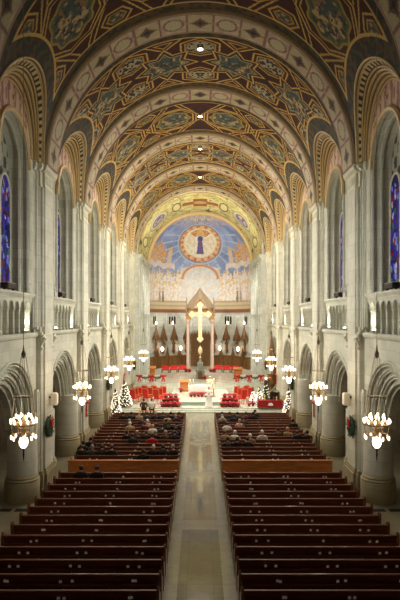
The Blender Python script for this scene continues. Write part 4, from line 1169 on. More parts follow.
# ------------------------------------------------------------------ uplights in the triforium, floodlights on sills, vault downlights
def light(kind, loc, energy, color=(1,.86,.66), size=.2, rot=None, spot=None, blend=.6, name='lamp_light'):
    l = bpy.data.lights.new(name, kind); l.energy = energy; l.color = color
    if kind == 'AREA': l.size = size
    else: l.shadow_soft_size = size
    if kind == 'SPOT': l.spot_size = spot; l.spot_blend = blend
    o = bpy.data.objects.new(name, l); COL.objects.link(o); o.location = loc
    if rot is not None: o.rotation_euler = rot
    return o
def aim(o, target):
    d = Vector(target)-o.location; o.rotation_euler = d.to_track_quat('-Z','Y').to_euler()
bayname = ['at the near end','in the nearest bay','in the second bay','in the third bay','in the fourth bay','in the last bay']
UPW = [5,7,8,9,10,12]
up_first = None
for s in (-1,1):
    for bi, yc in enumerate(BAYS):
        if bi == 0: continue
        for e in (-1,1):
            lab = f'small bright uplight on the {SIDE[s]} gallery ledge {bayname[bi]}, {"nearer" if e < 0 else "farther"} of the pair'
            loc = (s*(XW-.06), yc+(-1.05 if e < 0 else 2.25), 7.37)
            if up_first is None:
                t = thing('uplight', lab, 'uplight', loc, 0, 'gallery uplights'); up_first = t
                mb = MB(); mb.lathe([(.07,0),(.08,.06),(.09,.1)], (0,0,0), 10); mb.build('housing', M['brass'], t, True)
                mb = MB(); mb.lathe([(.085,.1),(.085,.12),(.06,.15),(.01,.16)], (0,0,0), 10); mb.build('lens', M['bulb2'], t, True)
            else: dup(up_first, loc, None, lab, 'gallery uplights')
            o = light('SPOT', (s*(XW-.1), yc+(-1.05 if e < 0 else 2.25), 7.56), UPW[bi]*11, (1,.95,.82), .06, (PI,s*.12,0), math.radians(110), .9)
fl_first = None
FLW = [.5,3,40,115,195,260]
WLW = [25,135,160,140,100,80]
for s in (-1,1):
    for bi, yc in enumerate(BAYS):
        loc = (s*(XC+.15), yc, 9.08)
        lab = f'dark floodlight box on the {SIDE[s]} clerestory sill {bayname[bi]}'
        if fl_first is None:
            t = thing('floodlight', lab, 'floodlight', loc, 0, 'sill floodlights'); fl_first = t
            mb = MB(); mb.bbox(-.16,.16,-.5,.5,.08,.3,.03); mb.build('housing', M['iron'], t)
            mb = MB(); mb.box(-.13,.13,-.46,.46,.3,.31); mb.build('lens', M['cream'], t)
            mb = MB(); mb.box(-.05,.05,-.52,-.48,0,.2); mb.box(-.05,.05,.48,.52,0,.2); mb.build('bracket', M['iron'], t)
        else: dup(fl_first, loc, None, lab, 'sill floodlights')
        w_ = light('AREA', (s*(XC-.2), yc, 9.5), WLW[bi], (1,.985,.90), .7, name='wall_flood'); w_.data.shape = 'RECTANGLE'; w_.data.size = .3; w_.data.size_y = 1.0; aim(w_, (-s*XC, yc+1.5, 9.0)); w_.data.spread = math.radians(66)
        o = light('AREA', (s*(XC-.25), yc, 9.6), FLW[bi], (1,.88,.66), .7, name='flood_light'); o.data.shape = 'RECTANGLE'; o.data.size = .3; o.data.size_y = 1.0
        aim(o, (-s*3.2, yc+2.6, ZS+5.5)); o.data.spread = math.radians(105)
for s in (-1,1):
    for bi, yc in enumerate(BAYS[1:]): light('POINT', (s*10.6, yc, 6.2), 26, (1,.86,.62), .3, name='aisle_lamp')
for k, d in enumerate((28.8,38.4,45.8,55.0)):
    t = thing('ceiling_light', f'small round ceiling light at the vault crown, {ORD[k]} from the near end', 'ceiling light', (0,d,ZS+RV-.02), 0, 'crown ceiling lights')
    mb = MB(); mb.lathe([(.17,0),(.2,-.03),(.17,-.06),(.14,-.05)], (0,0,0), 16); mb.build('rim', M['brass'], t, True)
    mb = MB(); mb.lathe([(.001,-.05),(.14,-.05),(.08,-.09),(.001,-.10)], (0,0,0), 16); mb.build('lens', M['down'], t, True)
    light('SPOT', (0,d,ZS+RV-.2), (160,300,420,560)[k], (1,.86,.66), .15, (0,0,0), math.radians(95), .7)

# ------------------------------------------------------------------ PEOPLE
def skin_mesh(name, verts, edges, radii, root=0, sub=1):
    me = bpy.data.meshes.new(name); me.from_pydata(verts, edges, [])
    o = bpy.data.objects.new(name, me); COL.objects.link(o)
    o.modifiers.new('s','SKIN'); sk = me.skin_vertices[0].data
    for i, r in enumerate(radii):
        r = r if isinstance(r, tuple) else (r,r); sk[i].radius = r; sk[i].use_root = (i == root)
    m = o.modifiers.new('u','SUBSURF'); m.levels = sub; m.render_levels = sub
    dg = bpy.context.evaluated_depsgraph_get(); dg.update()
    out = bpy.data.meshes.new_from_object(o.evaluated_get(dg)); out.name = name
    bpy.data.objects.remove(o); bpy.data.meshes.remove(me)
    out.shade_smooth(); return out
class Sk:
    def __init__(s): s.v=[]; s.e=[]; s.r=[]
    def p(s, co, r, par=None):
        s.v.append(co); s.r.append(r)
        if par is not None: s.e.append((par,len(s.v)-1))
        return len(s.v)-1
    def chain(s, par, pts):
        for co, r in pts: par = s.p(co, r, par)
        return par
def add_hand(k, wrist, e, fwd, dn):
    """palm and five fingers; fwd = pointing direction, dn = side direction to the thumb"""
    f = Vector(fwd).normalized(); d = Vector(dn).normalized(); w = Vector(k.v[wrist])
    palm = k.p(tuple(w+f*.06), (.035,.02), wrist)
    for j, L in enumerate((.07,.08,.075,.06)):
        b = w+f*.10+d*(.030-.02*j); q = k.p(tuple(b), .011, palm)
        q = k.p(tuple(b+f*L*.5+Vector((0,0,-.008))), .009, q); k.p(tuple(b+f*L+Vector((0,0,-.028))), .007, q)
    q = k.p(tuple(w+f*.04+d*.04), .012, palm); q = k.p(tuple(w+f*.075+d*.06), .010, q); k.p(tuple(w+f*.10+d*.062), .008, q)
def head(k, neck, c, fw=1):
    """c = head centre; face towards +y*fw"""
    x, y, z = c
    a = k.p((x,y+.0*fw,z-.07),(.062,.066),neck); b = k.p((x,y+.01*fw,z-.01),(.078,.092),a); d = k.p((x,y-.005*fw,z+.06),(.076,.09),b); k.p((x,y-.005*fw,z+.105),(.045,.055),d)
    n = k.p((x,y+.095*fw,z-.015),.016,b); k.p((x,y+.118*fw,z-.03),.010,n)
    for e in (-1,1): q = k.p((x+e*.078,y-.005*fw,z-.005),.014,b); k.p((x+e*.088,y-.015*fw,z+.012),.010,q)
def seated(bow=0.0, lean=0.0):
    k = Sk(); pel = k.p((0,.10,.56),(.15,.12))
    s1 = k.p((lean*.3,.09,.74),(.135,.10),pel); s2 = k.p((lean*.6,.09,.92),(.16,.105),s1); s3 = k.p((lean*.8,.09+bow*.05,1.04),(.13,.09),s2)
    nk = k.p((lean,.10+bow*.08,1.13),.055,s3); hc = (lean,.12+bow*.14,1.27-bow*.04); head(k, nk, hc)
    for e in (-1,1):
        h = k.p((e*.10,.16,.55),.095,pel); kn = k.chain(h,[((e*.12,.36,.56),.085),((e*.125,.54,.55),.062),((e*.12,.56,.36),.056),((e*.12,.53,.12),.042),((e*.125,.58,.06),.04),((e*.13,.70,.04),.03)])
        sh = k.p((e*.17+lean*.8,.09+bow*.04,1.04),.07,s3); w = k.chain(sh,[((e*.235+lean*.8,.08,1.0),.062),((e*.26+lean*.4,.13,.78),.048),((e*.2,.30,.66),.04),((e*.13,.38,.645),.03)])
        add_hand(k, w, e, (-e*.35,.9,-.05), (-e*.9,-.35,.1))
    body = skin_mesh('person_body', k.v, k.e, k.r)
    # coat: torso and sleeves over the body
    c = Sk(); p0 = c.p((0,.10,.50),(.185,.155)); p1 = c.p((lean*.3,.09,.74),(.17,.13),p0); p2 = c.p((lean*.6,.09,.92),(.195,.135),p1); p3 = c.p((lean*.8,.09+bow*.05,1.05),(.16,.115),p2); c.p((lean*.95,.10+bow*.08,1.12),.075,p3)
    for e in (-1,1):
        sh = c.p((e*.18+lean*.8,.09+bow*.04,1.045),.085,p3); c.chain(sh,[((e*.245+lean*.8,.08,1.0),.08),((e*.272+lean*.4,.13,.77),.066),((e*.205,.30,.66),.056),((e*.15,.365,.648),.045)])
    coat = skin_mesh('coat', c.v, c.e, c.r)
    l = Sk(); p0 = l.p((0,.12,.55),(.16,.13))
    for e in (-1,1): h = l.p((e*.10,.18,.555),.108,p0); l.chain(h,[((e*.12,.36,.56),.098),((e*.125,.545,.555),.076),((e*.12,.57,.36),.07),((e*.12,.535,.14),.06)])
    legs = skin_mesh('trousers', l.v, l.e, l.r)
    return body, coat, legs, hc
def hair_mesh(hc, long=False, fw=1):
    mb = MB(); x, y, z = hc; n, m = 16, 9
    for j in range(m+1):
        for i in range(n):
            a = 2*PI*i/n; pz = PI*j/m*(.66 if not long else .8)
            r = math.sin(pz)*.112; zz = z+.035+math.cos(pz)*.118
            front = math.sin(a)*fw
            if front > .25 and zz < z+.05: zz = z+.05; r = min(r,.108)
            mb.v.append((x+r*math.cos(a)*.92, y-.008*fw+r*math.sin(a)*1.08, zz))
    for j in range(m):
        for i in range(n): mb.f.append([j*n+i,j*n+(i+1)%n,(j+1)*n+(i+1)%n,(j+1)*n+i]); mb.m.append(0)
    me = bpy.data.meshes.new('hair'); me.from_pydata(mb.v,[],mb.f); me.shade_smooth(); return me
VAR = []
for bow, lean in ((0,0),(.7,.0),(.2,.03)):
    b, c, l, hc = seated(bow, lean); VAR.append((b,c,l,hair_mesh(hc,False),hair_mesh(hc,True)))
for v in VAR:
    v[0].materials.append(M['skin'])
    for q in v[1:]: q.materials.append(M['black'])
COATS = {'black':(30,29,30),'dark grey':(62,60,60),'navy':(34,38,58),'brown':(86,62,44),'red':(196,36,40),'maroon':(96,30,34),'white':(224,220,210),'tan':(170,142,108),'green':(54,66,48),'pink':(206,160,150)}
HAIRS = {'dark':(34,26,22),'brown':(78,54,36),'grey':(150,146,140),'white':(216,212,204),'blond':(178,142,92)}
CM = {k: plain(k.replace(' ','_')+'_cloth', c, .85, var=.15) for k, c in COATS.items()}
HM = {k: plain(k+'_hair', c, .6, var=.2, scale=20) for k, c in HAIRS.items()}
TRM = plain('dark_trousers', (40,40,46), .85)
def seat_person(x, d, coat, hair, label, var=0, long=False, rz=0, dz=0, grp='seated congregation'):
    b, c, l, h1, h2 = VAR[var]
    o = bpy.data.objects.new('person', b); COL.objects.link(o); o.location = (x,d,dz); o.rotation_euler = (0,0,rz)
    tag(o, label, 'person', grp)
    for nm, me, mt in (('coat',c,CM[coat]),('trousers',l,TRM),('hair',h2 if long else h1,HM[hair])):
        q = bpy.data.objects.new(nm, me); COL.objects.link(q); q.parent = o
        q.material_slots[0].link = 'OBJECT'; q.material_slots[0].material = mt
    return o
# approximate seats: (pixel column, pixel row of the head, coat, hair)
PEOPLE = [
 # left block
 (72.5,443,'black','dark'),(76,446,'black','brown'),(89.5,441,'black','dark'),(101,446,'black','dark'),(105.5,449,'black','brown'),(97,448,'dark grey','grey'),
 (80,466,'black','dark'),(96,466,'black','dark'),(142,454.5,'black','dark'),
 (156.5,446,'black','white'),(171,446,'black','grey'),(174.5,448,'black','dark'),
 (123.5,413.5,'black','dark'),(128,421,'dark grey','grey'),(129,424.5,'tan','white'),(141,419.5,'dark grey','grey'),(137.5,413.5,'black','dark'),(146,414.5,'tan','blond'),
 (149.5,421,'pink','white'),(155,420,'dark grey','dark'),(155,425.5,'white','blond'),(161,425.5,'dark grey','dark'),(164,413.5,'black','brown'),(168.5,431,'brown','grey'),
 (178.5,428.5,'navy','dark'),(172.5,423,'black','brown'),(177,423.5,'black','dark'),(182,413.5,'maroon','brown'),(178.5,414.5,'black','dark'),(175,417,'navy','blond'),(171,415,'tan','brown'),
 (132,435,'black','dark'),(143,434,'black','dark'),(151.5,436,'red','dark'),(159.5,432.5,'dark grey','blond'),(165,432.5,'black','brown'),(168.5,434,'navy','grey'),(177,433.5,'black','dark'),
 (152,414,'dark grey','brown'),(158,414.5,'black','grey'),(144,424,'maroon','brown'),(165,420,'black','dark'),
 # right block
 (216,413,'black','dark'),(222.5,414,'navy','brown'),(229.5,413.5,'dark grey','dark'),(238,413.5,'maroon','brown'),(245.5,412.5,'black','dark'),(254.5,411.5,'black','dark'),
 (221,418,'dark grey','white'),(226.5,423,'white','brown'),(238.5,422,'pink','blond'),(233,417,'black','dark'),(243,419.5,'dark grey','brown'),(218,417,'tan','grey'),
 (220,432,'tan','brown'),(224.5,440,'dark grey','dark'),(218.5,441,'black','dark'),(235,434,'white','white'),(237,441,'black','dark'),(249.5,435,'tan','white'),(263.5,433.5,'white','white'),
 (277.5,428.5,'brown','dark'),(287,429,'tan','blond'),(292.5,422,'black','dark'),(300,431.5,'black','brown'),(310,433,'black','dark'),
]
rows_all = [(d,'f',k) for k, d in enumerate(FRONT)]+[(d,'r',k) for k, d in enumerate(REAR)]
seated_at = {}
HZ = 1.29
for i, (px, py, coat, hair) in enumerate(PEOPLE):
    d0 = (EYE-HZ)*F/(py-318.0)-.1
    d, bl, k = min(rows_all, key=lambda r: abs(r[0]+0.0-d0))
    x = (px-199.5)*(d+.1)/F
    x = max(-6.3,min(-1.5,x)) if x < 0 else min(6.3,max(1.5,x))
    seated_at.setdefault((x > 0, bl, k), []).append([x,d,coat,hair])
for (rt, bl, k), L in seated_at.items():
    L.sort(key=lambda q: abs(q[0]))
    last = 0
    for j, q in enumerate(L):
        ax = max(abs(q[0]), last+.56) if last else abs(q[0]); last = ax
        q[0] = ax if rt else -ax
    while L and abs(L[-1][0]) > 6.32:      # squeeze back along the pew
        for q in L: q[0] *= .97
    for j, (x, d, coat, hair) in enumerate(L):
        where = f'{ORD[k]} row {"before" if bl == "f" else "behind"} cross aisle'
        lab = f'{hair}-haired person in {coat}, {SIDE[1 if rt else -1]} pews, {where}, {ORD[j]} from centre'
        seat_person(x, d+.04, coat, hair, lab, (i+j+k) % 3, (j+k) % 2 == 0, 0)

# standing figures: celebrant in white and the musicians
def standing(arms='fold', fw=-1):
    k = Sk(); pel = k.p((0,0,.95),(.14,.11)); s1 = k.p((0,0,1.12),(.125,.09),pel); s2 = k.p((0,0,1.28),(.155,.10),s1); s3 = k.p((0,0,1.40),(.13,.08),s2); nk = k.p((0,.01*fw,1.49),.052,s3); hc = (0,.02*fw,1.62); head(k,nk,hc,fw)
    for e in (-1,1):
        h = k.p((e*.09,0,.90),.09,pel); k.chain(h,[((e*.10,.01,.70),.08),((e*.10,.02*fw,.50),.056),((e*.10,0,.30),.052),((e*.10,-.02*fw,.10),.038),((e*.105,.03*fw,.05),.038),((e*.11,.14*fw,.035),.028)])
        sh = k.p((e*.18,0,1.40),.065,s3)
        if arms == 'fold': w = k.chain(sh,[((e*.23,0,1.34),.06),((e*.27,.03*fw,1.10),.045),((e*.18,.22*fw,1.08),.038),((e*.07,.30*fw,1.14),.028)]); add_hand(k,w,e,(-e*.2,.6*fw,.8),(-e*.6,0,.3))
        else: w = k.chain(sh,[((e*.23,0,1.34),.06),((e*.27,.0,1.10),.045),((e*.28,.10*fw,.90),.036),((e*.27,.14*fw,.82),.026)]); add_hand(k,w,e,(0,.25*fw,-.9),(0,.9*fw,.2))
    body = skin_mesh('person_body', k.v, k.e, k.r); body.materials.append(M['skin'])
    return body, hc
def person_std(loc, coatm, hairn, label, arms='fold', fw=-1, robe=True, rz=0, long=False):
    body, hc = standing(arms, fw)
    o = bpy.data.objects.new('person', body); COL.objects.link(o); o.location = loc; o.rotation_euler = (0,0,rz); tag(o, label, 'person')
    mb = MB()
    prof = [(.34,.06),(.30,.4),(.235,.9),(.20,1.12),(.225,1.3),(.20,1.42),(.12,1.48),(.075,1.50)] if robe else [(.235,.55),(.22,.8),(.19,1.1),(.22,1.3),(.195,1.42),(.11,1.48),(.07,1.5)]
    mb.lathe(prof,(0,0,0),18,sx=1.0,sy=.72)
    for e in (-1,1):
        if arms == 'fold': mb.tube([(e*.17,0,1.40),(e*.24,0,1.34),(e*.285,.03*fw,1.08),(e*.19,.20*fw,1.04),(e*.12,.26*fw,1.10)],[.08,.085,.09,.10,.085],10)
        else: mb.tube([(e*.17,0,1.40),(e*.24,0,1.34),(e*.28,.0,1.10),(e*.285,.09*fw,.92)],[.08,.08,.065,.055],10)
    mb.build('robe' if robe else 'coat', coatm, o, True)
    if not robe:
        mb = MB()
        for e in (-1,1): mb.tube([(e*.09,0,.92),(e*.10,0,.5),(e*.10,-.01,.1)],[.115,.085,.07],10)
        mb.build('trousers', TRM, o, True)
    h = bpy.data.objects.new('hair', hair_mesh(hc, long, fw)); h.data.materials.append(HM[hairn]); COL.objects.link(h); h.parent = o
    mb = MB()
    for e in (-1,1): mb.sphere((e*.032,hc[1]+.088*fw,hc[2]+.012),.011,8,6)
    mb.build('eyes', M['black'], o, True)
    mb = MB(); mb.tube([(-.025,hc[1]+.088*fw,hc[2]-.062),(0,hc[1]+.094*fw,hc[2]-.064),(.025,hc[1]+.088*fw,hc[2]-.062)],.007,6); mb.build('mouth', plain('lips',(150,80,74)), o)
    return o
person_std((.75,48.1,.35), M['cloth_white'], 'grey', 'person in a long white robe standing before the altar at the aisle end', 'fold', -1)
person_std((.95,53.6,.68), plain('cream_vestment',(236,222,180),.8), 'white', 'person in cream vestments standing behind the altar, on its right', 'fold', -1)
t = thing('musician_bench', 'low wooden bench before the sanctuary steps on the left', 'bench', (-4.3,45.9,0))
mb = MB(); mb.bbox(-.75,.75,-.17,.17,.38,.44,.015); mb.build('seat', M['panelwood'], t)
for e in (-1,1):
    mb = MB(); mb.bbox(e*.6-.04,e*.6+.04,-.15,.15,0,.38,.01); mb.build('leg', M['panelwood'], t)
seat_person(-4.62,45.75,'brown','dark','dark-haired person in brown coat on the low bench by the steps',0,True,0,0,'people on the low bench')
seat_person(-3.98,45.75,'white','brown','brown-haired person in white on the low bench by the steps',1,False,0,0,'people on the low bench')

# ------------------------------------------------------------------ SANCTUARY FURNITURE
t = thing('altar', 'white marble altar table in the middle of the sanctuary', 'altar', (0,52.8,.68))
mb = MB(); mb.bbox(-.95,.95,-.38,.38,0,.12,.02); mb.bbox(-.85,.85,-.32,.32,.12,.88,.02); mb.build('base', M['marble_w'], t)
mb = MB(); mb.bbox(-1.08,1.08,-.45,.45,.88,.98,.02); mb.build('tabletop', M['marble_w'], t)
mb = MB(); mb.box(-1.10,1.10,-.47,.47,0,.012); mb.box(-1.10,1.10,-.475,-.46,-.55,.012)
o = mb.build('altar_cloth', M['cloth_white'], None, loc=(0,52.8,1.662)); tag(o, 'white linen cloth covering the altar top and front', 'altar cloth')
for e in (-1,1):
    for j in range(2):
        t = thing('candlestick', f'brass candlestick with lit candle on altar, {"left" if e < 0 else "right"} {"outer" if j == 0 else "inner"}', 'candlestick', (e*(.95-.3*j),52.9,1.676), group='altar candlesticks')
        mb = MB(); mb.lathe([(.08,0),(.08,.02),(.025,.06),(.03,.14),(.05,.16)],(0,0,0),10); mb.build('stem', M['brass'], t, True)
        mb = MB(); mb.lathe([(.03,.16),(.03,.42),(.005,.43)],(0,0,0),8); mb.build('candle', M['candle'], t, True)
        mb = MB(); mb.lathe([(.005,.43),(.018,.47),(.001,.53)],(0,0,0),6); mb.build('flame', M['flame'], t, True)
# tall paschal candle, right of the altar
t = thing('paschal_candle', 'tall cream candle on a stand right of the altar', 'candle', (1.25,52.0,.68))
mb = MB(); mb.lathe([(.2,0),(.2,.04),(.04,.1),(.05,.7),(.12,.76)],(0,0,0),12); mb.build('stand', M['brass'], t, True)
mb = MB(); mb.lathe([(.06,.76),(.06,1.6),(.01,1.61)],(0,0,0),10); mb.build('candle_wax', M['candle'], t, True)
mb = MB(); mb.lathe([(.006,1.61),(.02,1.66),(.001,1.74)],(0,0,0),6); mb.build('flame', M['flame'], t, True)

def make_chair():
    t = thing('sanctuary_chair', '', 'chair')
    mb = MB(); mb.bbox(-.27,.27,-.25,.27,.42,.54,.04); mb.build('seat', M['redcloth'], t)
    mb = MB(); mb.prism([(-.24,.56),(-.17,.56),(-.24,1.12),(-.32,1.12)], 0, -.25, .25); mb.build('backrest', M['redcloth'], t)
    mb = MB()
    for e in (-1,1): mb.tube([(e*.27,-.24,.56),(e*.27,-.29,1.16)],.028,6)
    mb.tube([(-.29,-.29,1.15),(0,-.3,1.2),(.29,-.29,1.15)],.03,6); mb.build('back_frame', M['panelwood'], t)
    for ex in (-1,1):
        for ey in (-1,1):
            mb = MB(); mb.tube([(ex*.24,ey*.22,.44),(ex*.25,ey*.24,0)],[.03,.022],6); mb.build('leg', M['panelwood'], t)
        mb = MB(); mb.tube([(ex*.28,-.22,.72),(ex*.29,.2,.7),(ex*.28,.22,.44)],.024,6); mb.build('armrest', M['panelwood'], t)
    return t
cp = make_chair(); first = True
CHAIRS = [(-5.85,49.9),(-5.7,50.9),(-5.45,51.6),(-5.05,52.8),(-4.75,50.2),(-4.45,51.4),(-4.15,52.6),(-3.75,49.8),(-3.5,51.0),(-3.25,52.2)]
for s in (-1,1):
    for i, (x, d) in enumerate(CHAIRS):
        if s > 0 and i < 5: continue
        colname = ('outer','middle','inner')[0 if i < 4 else 1 if i < 7 else 2]; j = i if i < 4 else (i-4 if i < 7 else i-7)
        if s > 0 and i < 7: j -= 1
        lab = f'red upholstered sanctuary chair, {SIDE[s]} side, {colname} row, {ORD[j]} from the front'
        rz = -s*(-.55)
        if first: o = cp; first = False; o.location = (-x*-1 if s < 0 else -x,d,.35); o['label'] = lab; o.rotation_euler = (0,0,rz)
        else: o = dup(cp, (x if s < 0 else -x,d,.35), rz, lab)
        o.scale = (1.15,)*3
        o['group'] = f'red chairs on the {SIDE[s]} of the sanctuary'

# poinsettias
def make_poinsettia():
    t = thing('poinsettia', '', 'plant'); rr = random.Random(11)
    mb = MB(); mb.lathe([(.09,0),(.10,.02),(.135,.18),(.14,.2),(.12,.2),(.1,.05)],(0,0,0),12); mb.build('pot', M['foil'], t, True)
    mb = MB()
    for i in range(26):
        a = rr.uniform(0,2*PI); z = rr.uniform(.16,.30); L = rr.uniform(.14,.22); c, s_ = math.cos(a), math.sin(a)
        mb.add([(0,0,z-.04),(c*L*.5-s_*.06,s_*L*.5+c*.06,z),(c*L,s_*L,z-.05),(c*L*.5+s_*.06,s_*L*.5-c*.06,z)],[(0,1,2,3)])
    mb.build('leaves', M['leaf'], t)
    mb = MB()
    for h in range(15):
        a0 = h*2.4; q = .24*math.sqrt(h/15); hx, hy, hz = q*math.cos(a0), q*math.sin(a0), .46+rr.uniform(-.03,.04)-q*.9
        for p in range(9):
            a = 2*PI*p/9+rr.uniform(-.2,.2); L = rr.uniform(.10,.15); c, s_ = math.cos(a), math.sin(a)
            mb.add([(hx,hy,hz),(hx+c*L*.5-s_*.045,hy+s_*L*.5+c*.045,hz+.025),(hx+c*L,hy+s_*L,hz+rr.uniform(-.03,.03)),(hx+c*L*.5+s_*.045,hy+s_*L*.5-c*.045,hz+.025)],[(0,1,2,3)])
    mb.build('bracts', M['red'], t)
    return t
pp = make_poinsettia(); pfirst = True
def poin(loc, lab, grp, sc=1.0, rz=0):
    global pfirst
    if pfirst: o = pp; pfirst = False; o.location = loc; o['label'] = lab; o.scale = (sc,)*3; o.rotation_euler = (0,0,rz)
    else: o = dup(pp, loc, rz, lab, None, sc)
    o['group'] = grp
for i in range(6):
    poin((-.85+.34*i,51.9,.68), f'red poinsettia in front of the altar, {ORD[i]} from the left', 'poinsettias before the altar', .95, i)
for s in (-1,1):
    x0 = 2.55*s; y0 = 48.25
    t = thing('plant_stand', f'stepped white stand carrying poinsettias, {SIDE[s]} of the sanctuary steps', 'plant stand', (x0,y0,.35))
    mb = MB(); mb.box(-.75,.75,.05,.62,0,.32); mb.build('lower_step', M['cloth_white'], t)
    mb = MB(); mb.box(-.62,.62,.32,.62,.32,.62); mb.build('upper_step', M['cloth_white'], t)
    for r_, (zz, yy, xsn) in enumerate(((0,-.18,(-.7,-.35,0,.35,.7)),(.32,.18,(-.55,-.18,.18,.55)),(.62,.47,(-.4,0,.4)))):
        for j, xx in enumerate(xsn):
            poin((x0+xx,y0+yy,.35+zz), f'red poinsettia on the {SIDE[s]} stand, {("bottom","middle","top")[r_]} row, {ORD[j]} from the left', f'poinsettias on the {SIDE[s]} stand', 1.05, j*1.3+r_)
for i, (x, d, z, lab) in enumerate([(-1.3,70.0,1.2,'red poinsettia at the foot of the canopy, left column'),(1.3,70.0,1.2,'red poinsettia at the foot of the canopy, right column'),
      (-1.75,70.1,1.2,'red poinsettia outside the canopy on the left'),(1.75,70.1,1.2,'red poinsettia outside the canopy on the right'),
      (-1.9,55.2,.68,'red poinsettia beside the wooden reading desk'),(4.25,48.6,.35,'red poinsettia near the nativity table, left one'),(4.6,48.8,.35,'red poinsettia near the nativity table, right one'),
      (.55,62.0,1.2,'red poinsettia right of the grey tabernacle altar')]):
    poin((x,d,z), lab, 'single poinsettias', 1.15 if i < 4 else 1.0, i)

# balustrades with garlands and bows
for s in (-1,1):
    t = thing('choir_balustrade', f'white stone balustrade at the {SIDE[s]} edge of the choir', 'balustrade', (s*5.1,58.6,1.2))
    mb = MB(); mb.box(-1.3,1.3,-.12,.12,0,.12); mb.build('base_rail', M['marble_w'], t)
    mb = MB(); mb.box(-1.35,1.35,-.14,.14,.72,.84); mb.build('hand_rail', M['marble_w'], t)
    me = None
    for k in range(9):
        if me is None:
            mb = MB(); mb.lathe([(.06,.12),(.06,.18),(.035,.24),(.07,.42),(.04,.6),(.06,.68),(.06,.72)],(0,0,0),8); o = mb.build('baluster', M['marble_w'], t, True); me = o.data
        else: o = bpy.data.objects.new('baluster', me); COL.objects.link(o); o.parent = t
        o.location = (-1.2+k*.3,0,0)
    # garland
    mb = MB(); rr = random.Random(3); pts = []
    for k in range(33):
        u_ = -1.25+k*2.5/32; pts.append((u_,-.2,.80-.26*abs(math.sin(PI*(u_+1.25)/1.25))))
    mb.tube(pts,.07,6)
    for i in range(160):
        p = pts[rr.randrange(33)]; d = Vector((rr.uniform(-1,1),rr.uniform(-1,.2),rr.uniform(-1,1))).normalized(); mb.tube([p,Vector(p)+d*.14],[.03,.004],3)
    o = mb.build('garland', M['fir'], None, loc=(s*5.1,58.6,1.2)); tag(o, f'green fir garland swagged along the {SIDE[s]} choir balustrade', 'garland')
    for j, xx in enumerate((-1.25,0,1.25)):
        t = thing('red_bow', f'large red bow on the {SIDE[s]} choir garland, {ORD[j]} from the left', 'bow', (s*5.1+xx,58.34,1.95), group='red bows on the garlands')
        mb = MB()
        for e in (-1,1): mb.sphere((e*.17,0,.04),.19,8,6,(1,.5,.65))
        mb.sphere((0,-.04,.04),.09,8,6); mb.build('loop', M['redrib'], t, True)
        mb = MB()
        for e in (-1,1): mb.prism([(e*.03-.05,.0),(e*.03+.05,0),(e*.14+.08,-.62),(e*.14,-.54),(e*.14-.08,-.6)],1,-.03,.01)
        mb.build('tail', M['redrib'], t)
# choir benches with red cushions
for s in (-1,1):
    for j, xx in enumerate((2.3,3.3,4.3)):
        t = thing('choir_bench', f'low wooden choir bench with red cushion, {SIDE[s]} side, {ORD[j]} from the centre', 'bench', (s*xx,70.2-j*.5,1.2), s*.15, 'choir benches')
        mb = MB(); mb.bbox(-.45,.45,-.2,.2,.36,.42,.01); mb.build('seat', M['darkwood'], t)
        mb = MB(); mb.bbox(-.44,.44,-.2,.2,.42,.54,.03); mb.build('cushion', M['redcloth'], t)
        mb = MB(); mb.box(-.45,.45,.18,.24,.3,.9); mb.build('backrest', M['redcloth'], t)
        for e in (-1,1):
            mb = MB(); mb.box(e*.42-.03,e*.42+.03,-.2,.22,0,.38); mb.build('leg', M['darkwood'], t)
# wooden reading desk, cathedra, music stand
def desk(name, loc, lab, w, h, rz=0):
    t = thing(name, lab, 'lectern', loc, rz)
    mb = MB(); mb.bbox(-w/2,w/2,-.22,.22,0,h*.85,.03); mb.build('body', M['panelwood'], t)
    mb = MB(); mb.prism([(-.3,h*.85),(.28,h*.85),(.28,h*1.05),(-.3,h*.9)],0,-w/2-.05,w/2+.05); mb.build('desk_top', M['panelwood'], t)
    mb = MB(); mb.box(-w/2-.05,w/2+.05,-.26,.26,0,.1); mb.build('plinth', M['darkwood'], t)
    return t
desk('reading_desk', (-1.6,56.0,.68), 'pale wooden reading desk left of the altar', .8, 1.05)
desk('ambo', (-5.2,61.0,1.2), 'tall wooden lectern behind the left garland', .6, 1.5)
desk('celebrant_desk', (4.2,62.4,1.2), 'light wooden prayer desk right of the tabernacle', .95, 1.25)

